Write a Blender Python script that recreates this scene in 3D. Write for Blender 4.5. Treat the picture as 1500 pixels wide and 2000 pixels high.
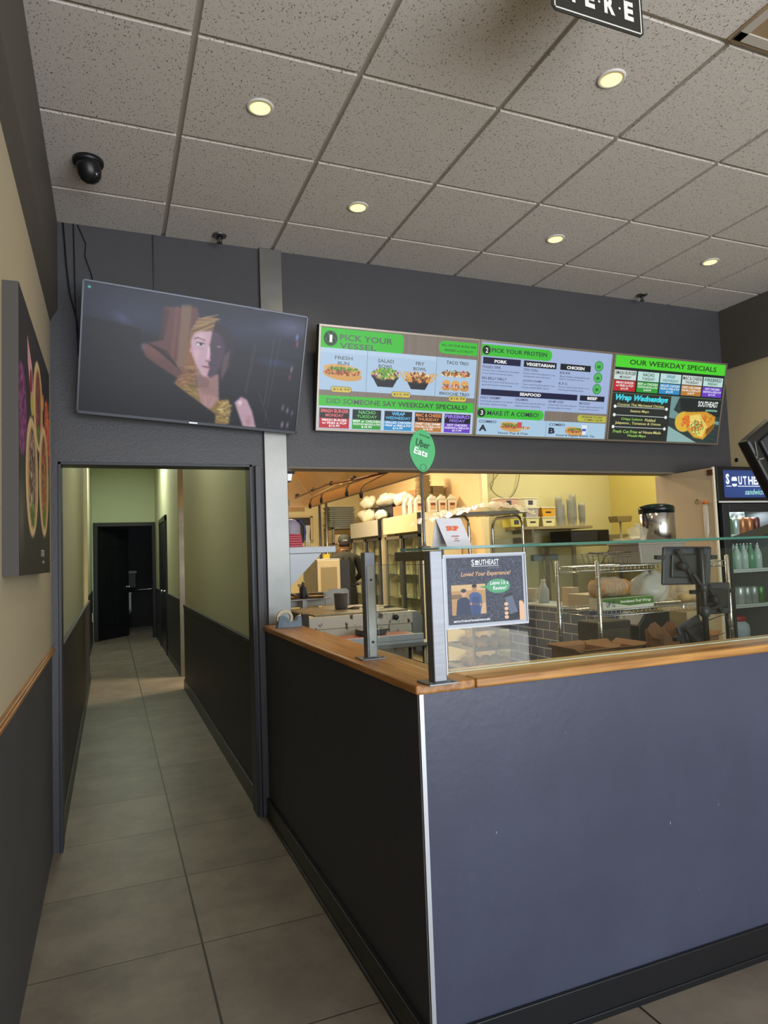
import bpy, bmesh, math, random
import numpy as np
from mathutils import Vector, Matrix, Euler
random.seed(7); rng = np.random.default_rng(7)
SC = bpy.context.scene
for o in list(bpy.data.objects): bpy.data.objects.remove(o)
C = SC.collection
PI = math.pi

# ------------------------------------------------------------------ camera
yaw, pitch, roll, FPX = 0.3856, 0.0647, -0.0372, 1321.6
f = Vector((math.sin(yaw)*math.cos(pitch), math.cos(yaw)*math.cos(pitch), math.sin(pitch)))
r0 = Vector((math.cos(yaw), -math.sin(yaw), 0)); u0 = r0.cross(f)
r = r0*math.cos(roll) + u0*math.sin(roll); u = -r0*math.sin(roll) + u0*math.cos(roll)
cd = bpy.data.cameras.new('camera'); cam = bpy.data.objects.new('camera', cd); C.objects.link(cam)
cam.matrix_world = Matrix(((r.x, u.x, -f.x, 0), (r.y, u.y, -f.y, 0), (r.z, u.z, -f.z, 1.41), (0, 0, 0, 1)))
cd.sensor_fit = 'VERTICAL'; cd.sensor_height = 36; cd.lens = FPX/2000*36; cd.clip_start = .02
SC.camera = cam
# ------------------------------------------------------------------ view, world, large lights
SC.view_settings.view_transform = 'Standard'; SC.view_settings.look = 'None'
SC.view_settings.gamma = 1; SC.view_settings.use_curve_mapping = False; SC.view_settings.exposure = 0.0
W = bpy.data.worlds.new('world'); SC.world = W; W.use_nodes = True
W.node_tree.nodes['Background'].inputs[0].default_value = (.80, .88, 1, 1)
W.node_tree.nodes['Background'].inputs[1].default_value = 1.5

def area(name, loc, rot, sx, sy, power, col):
    l = bpy.data.lights.new(name, 'AREA'); l.shape = 'RECTANGLE'; l.size = sx; l.size_y = sy
    l.energy = power; l.color = col
    o = bpy.data.objects.new(name, l); C.objects.link(o); o.location = loc; o.rotation_euler = rot
    return o
area('daylight_storefront', (2.1, -3.6, 1.75), (PI/2, 0, 0), 4.6, 2.4, 235, (.80, .89, 1))
area('ceiling_fill', (2.1, -5.8, .02), (PI, 0, 0), 9, 4.2, 1100, (1, .96, .90))  # added fill aimed up from outside to brighten the ceiling
area('kitchen_light', (2.9, 6.0, 2.85), (0, 0, 0), 1.2, .6, 66, (1, .86, .66))
area('kitchen_light', (2.7, 8.45, 2.85), (0, 0, 0), 1.2, .6, 58, (1, .85, .62))
area('passage_light', (1.75, 8.45, 2.85), (0, -.5, 0), .25, .2, 62, (1, .74, .42))
area('kitchen_light', (3.9, 4.5, 2.85), (0, 0, 0), .6, .9, 27, (1, .90, .62))
area('kitchen_light', (1.9, 4.3, 2.95), (0, 0, 0), .9, .3, 26, (1, .88, .66))
area('corridor_light', (.27, 5.6, 3.3), (0, 0, 0), .6, 1.0, 15, (.98, 1, .80))
area('corridor_light', (.27, 11.6, 3.3), (0, 0, 0), .6, 1.0, 40, (.90, 1, .84))

# ------------------------------------------------------------------ materials
def lin(c):
    c = c/255; return c/12.92 if c <= .04045 else ((c+.055)/1.055)**2.4
def rgb(h): return tuple(lin(int(h[i:i+2], 16)) for i in (0, 2, 4))
MATS = {}
def math_node(nt, op, a, b=None, c=None):
    n = nt.nodes.new('ShaderNodeMath'); n.operation = op
    for i, v in enumerate((a, b, c)):
        if v is None: continue
        if isinstance(v, (int, float)): n.inputs[i].default_value = v
        else: nt.links.new(v, n.inputs[i])
    return n.outputs[0]
def mat(name, h='808080', rough=.5, metal=0, noise=0, nscale=8, bump=0, bscale=60, trans=0, emit=0, ior=1.45, alpha=1, h2=None, stretch=None, spec=None, coat=0):
    if name in MATS: return MATS[name]
    m = bpy.data.materials.new(name); m.use_nodes = True; MATS[name] = m
    nt = m.node_tree; b = nt.nodes['Principled BSDF']; col = (*rgb(h), 1)
    b.inputs['Base Color'].default_value = col; b.inputs['Roughness'].default_value = rough
    b.inputs['Metallic'].default_value = metal; b.inputs['IOR'].default_value = ior
    if spec is not None: b.inputs['Specular IOR Level'].default_value = spec
    if coat: b.inputs['Coat Weight'].default_value = coat
    if trans: b.inputs['Transmission Weight'].default_value = trans
    if alpha < 1: b.inputs['Alpha'].default_value = alpha
    if emit:
        b.inputs['Emission Color'].default_value = col; b.inputs['Emission Strength'].default_value = emit
    if noise or bump:
        tc = nt.nodes.new('ShaderNodeTexCoord'); mp = nt.nodes.new('ShaderNodeMapping')
        nt.links.new(tc.outputs['Object'], mp.inputs[0])
        if stretch: mp.inputs['Scale'].default_value = stretch
    if noise:
        n = nt.nodes.new('ShaderNodeTexNoise'); n.inputs['Scale'].default_value = nscale; n.inputs['Detail'].default_value = 6
        n.inputs['Roughness'].default_value = .65
        nt.links.new(mp.outputs[0], n.inputs['Vector'])
        cr = nt.nodes.new('ShaderNodeValToRGB')
        c2 = rgb(h2) if h2 else tuple(min(1, x*(1+noise)) for x in col[:3])
        c1 = col[:3] if h2 else tuple(x*(1-noise) for x in col[:3])
        cr.color_ramp.elements[0].position = .32; cr.color_ramp.elements[1].position = .68
        cr.color_ramp.elements[0].color = (*c1, 1); cr.color_ramp.elements[1].color = (*c2, 1)
        nt.links.new(n.outputs['Fac'], cr.inputs[0]); nt.links.new(cr.outputs[0], b.inputs['Base Color'])
    if bump:
        n2 = nt.nodes.new('ShaderNodeTexNoise'); n2.inputs['Scale'].default_value = bscale; n2.inputs['Detail'].default_value = 3
        nt.links.new(mp.outputs[0], n2.inputs['Vector'])
        bp = nt.nodes.new('ShaderNodeBump'); bp.inputs['Strength'].default_value = bump; bp.inputs['Distance'].default_value = .01
        nt.links.new(n2.outputs['Fac'], bp.inputs['Height']); nt.links.new(bp.outputs[0], b.inputs['Normal'])
    return m
def vmat(name, emit=1.0, rough=.25):
    if name in MATS: return MATS[name]
    m = bpy.data.materials.new(name); m.use_nodes = True; MATS[name] = m
    nt = m.node_tree; b = nt.nodes['Principled BSDF']; b.inputs['Roughness'].default_value = rough
    a = nt.nodes.new('ShaderNodeAttribute'); a.attribute_name = 'picture'
    if emit:
        b.inputs['Base Color'].default_value = (.01, .01, .012, 1)
        nt.links.new(a.outputs['Color'], b.inputs['Emission Color']); b.inputs['Emission Strength'].default_value = emit
    else: nt.links.new(a.outputs['Color'], b.inputs['Base Color'])
    return m
def glow(h, s=1.0): return mat('glow_%s_%g' % (h, s), h, emit=s, rough=.6) if False else _glow(h, s)
def _glow(h, s):
    k = 'screen_ink_'+h+str(s)
    if k in MATS: return MATS[k]
    m = bpy.data.materials.new(k); m.use_nodes = True; MATS[k] = m
    b = m.node_tree.nodes['Principled BSDF']; b.inputs['Base Color'].default_value = (.01, .01, .01, 1)
    b.inputs['Emission Color'].default_value = (*rgb(h), 1); b.inputs['Emission Strength'].default_value = s
    b.inputs['Roughness'].default_value = .3
    return m
def ink(h): return mat('ink_'+h, h, rough=.6)

def floor_mat():
    m = bpy.data.materials.new('floor_tile'); m.use_nodes = True; nt = m.node_tree; b = nt.nodes['Principled BSDF']
    g = nt.nodes.new('ShaderNodeNewGeometry'); s = nt.nodes.new('ShaderNodeSeparateXYZ'); nt.links.new(g.outputs['Position'], s.inputs[0])
    def line(o, off, per, w):
        v = math_node(nt, 'ADD', math_node(nt, 'DIVIDE', math_node(nt, 'SUBTRACT', o, off), per), 100.5)
        fr = math_node(nt, 'ABSOLUTE', math_node(nt, 'SUBTRACT', math_node(nt, 'FRACT', v), .5))
        return math_node(nt, 'LESS_THAN', fr, w/per)
    ly = line(s.outputs['Y'], 2.695, .594, .0024); lx = line(s.outputs['X'], .302, 1.19, .0040)
    gr = math_node(nt, 'MAXIMUM', lx, ly)
    n = nt.nodes.new('ShaderNodeTexNoise'); n.inputs['Scale'].default_value = 3.2; n.inputs['Detail'].default_value = 9; n.inputs['Roughness'].default_value = .68
    nt.links.new(g.outputs['Position'], n.inputs['Vector'])
    # slab number gives each tile its own tone
    cx = math_node(nt, 'FLOOR', math_node(nt, 'DIVIDE', math_node(nt, 'SUBTRACT', s.outputs['X'], .302), 1.19))
    cy = math_node(nt, 'FLOOR', math_node(nt, 'DIVIDE', math_node(nt, 'SUBTRACT', s.outputs['Y'], 2.695), .594))
    cmb = nt.nodes.new('ShaderNodeCombineXYZ'); nt.links.new(cx, cmb.inputs[0]); nt.links.new(cy, cmb.inputs[1])
    wn = nt.nodes.new('ShaderNodeTexWhiteNoise'); nt.links.new(cmb.outputs[0], wn.inputs['Vector'])
    t = math_node(nt, 'ADD', n.outputs['Fac'], math_node(nt, 'MULTIPLY', math_node(nt, 'SUBTRACT', wn.outputs['Value'], .5), .12))
    cr = nt.nodes.new('ShaderNodeValToRGB'); nt.links.new(t, cr.inputs[0])
    cr.color_ramp.elements[0].position = .3; cr.color_ramp.elements[1].position = .7
    cr.color_ramp.elements[0].color = (*rgb('675e55'), 1); cr.color_ramp.elements[1].color = (*rgb('8b8174'), 1)
    mx = nt.nodes.new('ShaderNodeMix'); mx.data_type = 'RGBA'
    nt.links.new(gr, mx.inputs[0]); nt.links.new(cr.outputs[0], mx.inputs[6]); mx.inputs[7].default_value = (*rgb('28251f'), 1)
    nt.links.new(mx.outputs[2], b.inputs['Base Color'])
    b.inputs['Roughness'].default_value = .42; b.inputs['Specular IOR Level'].default_value = .35
    bp = nt.nodes.new('ShaderNodeBump'); bp.inputs['Strength'].default_value = .25; bp.inputs['Distance'].default_value = .004; bp.invert = True
    nt.links.new(gr, bp.inputs['Height']); nt.links.new(bp.outputs[0], b.inputs['Normal'])
    return m
def ceil_mat():
    m = bpy.data.materials.new('ceiling_tile'); m.use_nodes = True; nt = m.node_tree; b = nt.nodes['Principled BSDF']
    tc = nt.nodes.new('ShaderNodeNewGeometry')
    v = nt.nodes.new('ShaderNodeTexNoise'); v.inputs['Scale'].default_value = 165; v.inputs['Detail'].default_value = 2; v.inputs['Roughness'].default_value = .55
    mp = nt.nodes.new('ShaderNodeMapping'); mp.inputs['Scale'].default_value = (1, .55, 1); nt.links.new(tc.outputs['Position'], mp.inputs[0])
    nt.links.new(mp.outputs[0], v.inputs['Vector'])
    cr = nt.nodes.new('ShaderNodeValToRGB'); nt.links.new(v.outputs['Fac'], cr.inputs[0])
    cr.color_ramp.elements[0].position = .32; cr.color_ramp.elements[1].position = .40
    cr.color_ramp.elements[0].color = (*rgb('6a645c'), 1); cr.color_ramp.elements[1].color = (*rgb('d3ccc4'), 1)
    n = nt.nodes.new('ShaderNodeTexNoise'); n.inputs['Scale'].default_value = 420; n.inputs['Detail'].default_value = 3
    nt.links.new(tc.outputs['Position'], n.inputs['Vector'])
    bp = nt.nodes.new('ShaderNodeBump'); bp.inputs['Strength'].default_value = .5; bp.inputs['Distance'].default_value = .004
    nt.links.new(n.outputs['Fac'], bp.inputs['Height']); nt.links.new(bp.outputs[0], b.inputs['Normal'])
    nt.links.new(cr.outputs[0], b.inputs['Base Color']); b.inputs['Roughness'].default_value = .9
    return m
def wood_mat(name, h1, h2, axis=0, rough=.35):
    m = bpy.data.materials.new(name); m.use_nodes = True; nt = m.node_tree; b = nt.nodes['Principled BSDF']; MATS[name] = m
    tc = nt.nodes.new('ShaderNodeTexCoord'); mp = nt.nodes.new('ShaderNodeMapping')
    sc = [26, 26, 26]; sc[axis] = 1.6; mp.inputs['Scale'].default_value = sc
    nt.links.new(tc.outputs['Object'], mp.inputs[0])
    n = nt.nodes.new('ShaderNodeTexNoise'); n.inputs['Scale'].default_value = 2.2; n.inputs['Detail'].default_value = 8; n.inputs['Distortion'].default_value = .6
    nt.links.new(mp.outputs[0], n.inputs['Vector'])
    cr = nt.nodes.new('ShaderNodeValToRGB'); nt.links.new(n.outputs['Fac'], cr.inputs[0])
    cr.color_ramp.elements[0].position = .3; cr.color_ramp.elements[1].position = .66
    cr.color_ramp.elements[0].color = (*rgb(h1), 1); cr.color_ramp.elements[1].color = (*rgb(h2), 1)
    nt.links.new(cr.outputs[0], b.inputs['Base Color']); b.inputs['Roughness'].default_value = rough
    bp = nt.nodes.new('ShaderNodeBump'); bp.inputs['Strength'].default_value = .12; bp.inputs['Distance'].default_value = .003
    nt.links.new(n.outputs['Fac'], bp.inputs['Height']); nt.links.new(bp.outputs[0], b.inputs['Normal'])
    return m
def brick_mat(name, h, hg, w, hh, mortar=.012, rough=.25, axis='x'):
    m = bpy.data.materials.new(name); m.use_nodes = True; nt = m.node_tree; b = nt.nodes['Principled BSDF']; MATS[name] = m
    g = nt.nodes.new('ShaderNodeNewGeometry'); s = nt.nodes.new('ShaderNodeSeparateXYZ'); nt.links.new(g.outputs['Position'], s.inputs[0])
    cb = nt.nodes.new('ShaderNodeCombineXYZ')
    hsum = math_node(nt, 'ADD', s.outputs['X'], s.outputs['Y'])
    nt.links.new(hsum, cb.inputs[0]); nt.links.new(s.outputs['Z'], cb.inputs[1])
    br = nt.nodes.new('ShaderNodeTexBrick'); nt.links.new(cb.outputs[0], br.inputs['Vector'])
    br.inputs['Scale'].default_value = 1; br.inputs['Brick Width'].default_value = w; br.inputs['Row Height'].default_value = hh
    br.inputs['Mortar Size'].default_value = mortar/2; br.inputs['Color1'].default_value = (*rgb(h), 1)
    br.inputs['Color2'].default_value = (*[x*1.1 for x in rgb(h)], 1); br.inputs['Mortar'].default_value = (*rgb(hg), 1)
    nt.links.new(br.outputs['Color'], b.inputs['Base Color']); b.inputs['Roughness'].default_value = rough
    return m

NAVY = mat('charcoal_paint', '48474a', rough=.42, bump=.12, bscale=90, noise=.05, nscale=3)
NAVYG = mat('counter_front_sky_tint', '474b5d', rough=.30, bump=.06, bscale=40, noise=.10, nscale=2.2)  # bluer than the side: reflected sky is mixed into this colour
DARKP = mat('dark_wainscot_paint', '37363a', rough=.5, bump=.1, bscale=60, noise=.1, nscale=4)
BLACKP = mat('black_baseboard', '1b1c1f', rough=.35)
CREAM = mat('cream_wall_paint', 'b9ad92', rough=.7, bump=.06, bscale=80)
GREENW = mat('corridor_cream_paint', 'c4c2a4', rough=.55, bump=.06, bscale=70)
KITW = mat('kitchen_wall_paint', 'd8cda0', rough=.6)
SOFF = mat('soffit_brown_paint', '565149', rough=.6, bump=.15, bscale=90)
WHITEP = mat('white_paint', 'd8d6cf', rough=.5)
STEEL = mat('brushed_steel', '84868b', rough=.45, metal=.85, noise=.08, nscale=4, stretch=(1, 1, 12), bump=.05, bscale=6)
COLST = mat('dented_steel_sheet', '8b8984', rough=.42, metal=1, noise=.12, nscale=1.5, bump=.5, bscale=2.5)
STEELD = mat('worn_steel', '8d8a84', rough=.45, metal=1, noise=.15, nscale=6)
CHROME = mat('chrome_wire', 'd0d0cc', rough=.18, metal=1)
WHITEM = mat('pale_metal_shelf', 'b4b8be', rough=.5, metal=.3)
BLK = mat('black_plastic', '151617', rough=.38)
BLKM = mat('black_matt', '0d0d0e', rough=.6)
DGREY = mat('dark_grey_plastic', '2b2c30', rough=.45)
def thin_glass():
    m = bpy.data.materials.new('clear_glass'); m.use_nodes = True; nt = m.node_tree; nt.nodes.clear()
    out = nt.nodes.new('ShaderNodeOutputMaterial'); mx = nt.nodes.new('ShaderNodeMixShader'); lw = nt.nodes.new('ShaderNodeLayerWeight'); lw.inputs[0].default_value = .5
    t = nt.nodes.new('ShaderNodeBsdfTransparent'); t.inputs[0].default_value = (.95, .985, .97, 1); g = nt.nodes.new('ShaderNodeBsdfGlossy'); g.inputs['Roughness'].default_value = .02
    nt.links.new(math_node(nt, 'MULTIPLY_ADD', math_node(nt, 'POWER', lw.outputs['Facing'], 4.0), .45, .016), mx.inputs[0]); nt.links.new(t.outputs[0], mx.inputs[1]); nt.links.new(g.outputs[0], mx.inputs[2]); nt.links.new(mx.outputs[0], out.inputs[0])
    return m
GLASS = thin_glass()
GEDGE = mat('green_glass_edge', '2f6a5c', rough=.1, spec=.8)
OAKX = wood_mat('oak_running_across', '8a5a2c', 'c48f4e', 0)
OAKY = wood_mat('oak_running_back', '8a5a2c', 'bb8446', 1)
OAKE = wood_mat('oak_edge', '6f4630', 'a87852', 0, .5)
BEIGE = mat('beige_enamel', 'c9b68d', rough=.5, noise=.05, nscale=3)
WARMP = mat('warm_panel', 'd6bf95', rough=.45)
CARD = mat('cardboard', '9a6e48', rough=.85, noise=.1)
PLAST = mat('clear_plastic_film', 'e9e4d0', rough=.3, alpha=.28, bump=.8, bscale=14, ior=1.3, spec=.3)
PLASTW = mat('milky_plastic_bag', 'e2ddd0', rough=.25, alpha=.62, bump=1, bscale=12)
CUPS = mat('clear_cup_plastic', 'f0efe0', rough=.12, alpha=.32)
PAPER = mat('white_card', 'c9c8cc', rough=.6)
BREAD = mat('bread_crust', 'a86a34', rough=.7, noise=.35, nscale=22, bump=.4, bscale=45, h2='d9a361')
RED = mat('red_plastic', 'b4142c', rough=.4)
SKIN = mat('skin', 'b98468', rough=.6)
SHIRT = mat('dark_olive_shirt', '26271f', rough=.85, noise=.15)
WHITEPL = mat('white_plastic', 'd6d0bc', rough=.45)

# ------------------------------------------------------------------ mesh builder
class MB:
    def __init__(s): s.v = []; s.f = []; s.m = []; s.sm = []
    def add(s, vs, fs, mi=0, smooth=False):
        b = len(s.v); s.v += [tuple(p) for p in vs]; s.f += [tuple(b+i for i in q) for q in fs]
        s.m += [mi]*len(fs); s.sm += [smooth]*len(fs); return s
    def box(s, x0, x1, y0, y1, z0, z1, mi=0):
        v = [(x0,y0,z0),(x1,y0,z0),(x1,y1,z0),(x0,y1,z0),(x0,y0,z1),(x1,y0,z1),(x1,y1,z1),(x0,y1,z1)]
        return s.add(v, [(0,3,2,1),(4,5,6,7),(0,1,5,4),(1,2,6,5),(2,3,7,6),(3,0,4,7)], mi)
    def obox(s, c, size, rot=(0,0,0), mi=0):
        M = Euler(rot).to_matrix(); hx, hy, hz = [a/2 for a in size]
        v = [Vector(c)+M@Vector((x*hx, y*hy, z*hz)) for x, y, z in ((-1,-1,-1),(1,-1,-1),(1,1,-1),(-1,1,-1),(-1,-1,1),(1,-1,1),(1,1,1),(-1,1,1))]
        return s.add(v, [(0,3,2,1),(4,5,6,7),(0,1,5,4),(1,2,6,5),(2,3,7,6),(3,0,4,7)], mi)
    def bar(s, a, b, w, h, mi=0):
        a = Vector(a); b = Vector(b); d = (b-a); L = d.length; q = d.to_track_quat('X', 'Z').to_matrix(); c = (a+b)/2
        v = [c+q@Vector((x*L/2, y*w/2, z*h/2)) for x, y, z in ((-1,-1,-1),(1,-1,-1),(1,1,-1),(-1,1,-1),(-1,-1,1),(1,-1,1),(1,1,1),(-1,1,1))]
        return s.add(v, [(0,3,2,1),(4,5,6,7),(0,1,5,4),(1,2,6,5),(2,3,7,6),(3,0,4,7)], mi)
    def prism(s, pts, axis, a, b, mi=0):
        # pts 2-D outline, extruded along axis from a to b
        def P(p, t):
            return {'x': (t, p[0], p[1]), 'y': (p[0], t, p[1]), 'z': (p[0], p[1], t)}[axis]
        n = len(pts); v = [P(p, a) for p in pts]+[P(p, b) for p in pts]
        return s.add(v, [tuple(range(n))[::-1], tuple(range(n, 2*n))]+[(i, (i+1) % n, n+(i+1) % n, n+i) for i in range(n)], mi)
    def lathe(s, prof, c=(0,0,0), n=20, axis='z', mi=0, rot=None):
        v = []; R = Euler(rot).to_matrix() if rot else None
        for rr, z in prof:
            for k in range(n):
                a = 2*PI*k/n; p = Vector((rr*math.cos(a), rr*math.sin(a), z))
                if axis == 'x': p = Vector((p.z, p.x, p.y))
                if axis == 'y': p = Vector((p.x, p.z, p.y))
                if R: p = R@p
                v.append(Vector(c)+p)
        fs = []
        for i in range(len(prof)-1):
            for k in range(n):
                fs.append((i*n+k, i*n+(k+1) % n, (i+1)*n+(k+1) % n, (i+1)*n+k))
        fs.append(tuple(range(n))[::-1]); m = len(prof)-1; fs.append(tuple(m*n+k for k in range(n)))
        return s.add(v, fs, mi, True)
    def tube(s, pts, rad, n=8, mi=0):
        pts = [Vector(p) for p in pts]; v = []; N = len(pts)
        up = Vector((0, 0, 1)); prev = None
        for i, p in enumerate(pts):
            d = (pts[min(i+1, N-1)]-pts[max(i-1, 0)]).normalized()
            if prev is None: a = d.orthogonal().normalized()
            else: a = (prev-d*prev.dot(d)).normalized()
            prev = a; b = d.cross(a); rr = rad[i] if isinstance(rad, (list, tuple)) else rad
            for k in range(n):
                t = 2*PI*k/n; v.append(p+a*rr*math.cos(t)+b*rr*math.sin(t))
        fs = [(i*n+k, i*n+(k+1) % n, (i+1)*n+(k+1) % n, (i+1)*n+k) for i in range(N-1) for k in range(n)]
        fs += [tuple(range(n))[::-1], tuple((N-1)*n+k for k in range(n))]
        return s.add(v, fs, mi, True)
    def blob(s, c, rad, seed=0, amp=.12, freq=3, n=18, m=12, mi=0, flat=None):
        rg = random.Random(seed); ph = [rg.uniform(0, 6.28) for _ in range(6)]; v = []
        for j in range(1, m):
            t = PI*j/m
            for k in range(n):
                a = 2*PI*k/n
                w = 1+amp*(math.sin(freq*a+ph[0])*math.sin(t*2+ph[1])+.6*math.sin((freq+2)*a+ph[2]+3*t)+.4*math.sin(5*t+ph[3]+2*a))
                z = math.cos(t)*w*rad[2]
                if flat is not None: z = max(z, -flat*rad[2])
                v.append((c[0]+rad[0]*math.sin(t)*math.cos(a)*w, c[1]+rad[1]*math.sin(t)*math.sin(a)*w, c[2]+z))
        v.append((c[0], c[1], c[2]+rad[2])); v.append((c[0], c[1], c[2]-rad[2]*(flat if flat is not None else 1)))
        fs = []
        for j in range(m-2):
            for k in range(n): fs.append((j*n+k, (j+1)*n+k, (j+1)*n+(k+1) % n, j*n+(k+1) % n))
        T = (m-1)*n
        for k in range(n): fs.append((T, k, (k+1) % n)); fs.append((T+1, (m-2)*n+(k+1) % n, (m-2)*n+k))
        return s.add(v, fs, mi, True)
    def build(s, name, mats, parent=None, bevel=0, loc=None, seg=2):
        me = bpy.data.meshes.new(name)
        vs = s.v
        if loc is not None and parent is None: vs = [(p[0]-loc[0], p[1]-loc[1], p[2]-loc[2]) for p in vs]
        me.from_pydata(vs, [], s.f)
        if not isinstance(mats, (list, tuple)): mats = [mats]
        for m_ in mats: me.materials.append(m_)
        me.polygons.foreach_set('material_index', s.m); me.polygons.foreach_set('use_smooth', s.sm); me.update()
        bm = bmesh.new(); bm.from_mesh(me); bmesh.ops.recalc_face_normals(bm, faces=bm.faces); bm.to_mesh(me); bm.free()
        o = bpy.data.objects.new(name, me); C.objects.link(o)
        if parent is not None: o.parent = parent
        elif loc is not None: o.location = loc
        if bevel:
            bv = o.modifiers.new('bevel', 'BEVEL'); bv.width = bevel; bv.segments = seg; bv.limit_method = 'ANGLE'; bv.angle_limit = .7
        return o
def box(*a): return MB().box(*a)

def tag(o, label=None, cat=None, group=None, kind=None):
    if label: o['label'] = label
    if cat: o['category'] = cat
    if group: o['group'] = group
    if kind: o['kind'] = kind
    return o
def thing(name, loc, label, cat, group=None, rot=(0,0,0)):
    o = bpy.data.objects.new(name, None); o.empty_display_size = .05; C.objects.link(o)
    o.location = loc; o.rotation_euler = rot; return tag(o, label, cat, group)
def struct(mb, name, m, bevel=0, parent=None):
    o = mb.build(name, m, parent, bevel); 
    if parent is None: o['kind'] = 'structure'
    return o
def kids(o): return [c for c in bpy.data.objects if c.parent == o]
def copy_tree(o, loc=None, rot=None, label=None, parent=None):
    c = o.copy(); C.objects.link(c)
    if parent: c.parent = parent
    if loc is not None: c.location = loc
    if rot is not None: c.rotation_euler = rot
    if label: c['label'] = label
    for ch in kids(o): copy_tree(ch, parent=c)
    return c

# lettering: (text, x0, x1, z0, z1, material index[, shear]) in the local XZ plane, facing -Y
def _textmesh(s, bold=0.0, shear=0.0, space=1.0):
    cu = bpy.data.curves.new('t', 'FONT'); cu.body = s; cu.size = 1; cu.offset = bold; cu.shear = shear
    cu.space_character = space; cu.resolution_u = 2; cu.align_x = 'CENTER'
    o = bpy.data.objects.new('t', cu); C.objects.link(o)
    bpy.context.view_layer.update()
    me = bpy.data.meshes.new_from_object(o.evaluated_get(bpy.context.evaluated_depsgraph_get()))
    vs = [tuple(v.co) for v in me.vertices]; fs = [tuple(p.vertices) for p in me.polygons]
    bpy.data.objects.remove(o); bpy.data.curves.remove(cu); bpy.data.meshes.remove(me)
    return vs, fs
def lettering(name, items, mats, parent, y=-.001, yaxis=None):
    mb = MB()
    for it in items:
        s, x0, x1, z0, z1, mi = it[:6]; shear = it[6] if len(it) > 6 else 0; bold = it[7] if len(it) > 7 else .012
        vs, fs = _textmesh(s, bold, shear)
        if not vs: continue
        ax = min(p[0] for p in vs); bx = max(p[0] for p in vs); az = min(p[1] for p in vs); bz = max(p[1] for p in vs)
        sx = (x1-x0)/max(bx-ax, 1e-6); sz = (z1-z0)/max(bz-az, 1e-6)
        mb.add([(x0+(p[0]-ax)*sx, y, z0+(p[1]-az)*sz) for p in vs], fs, mi)
    return mb.build(name, mats, parent)

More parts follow.
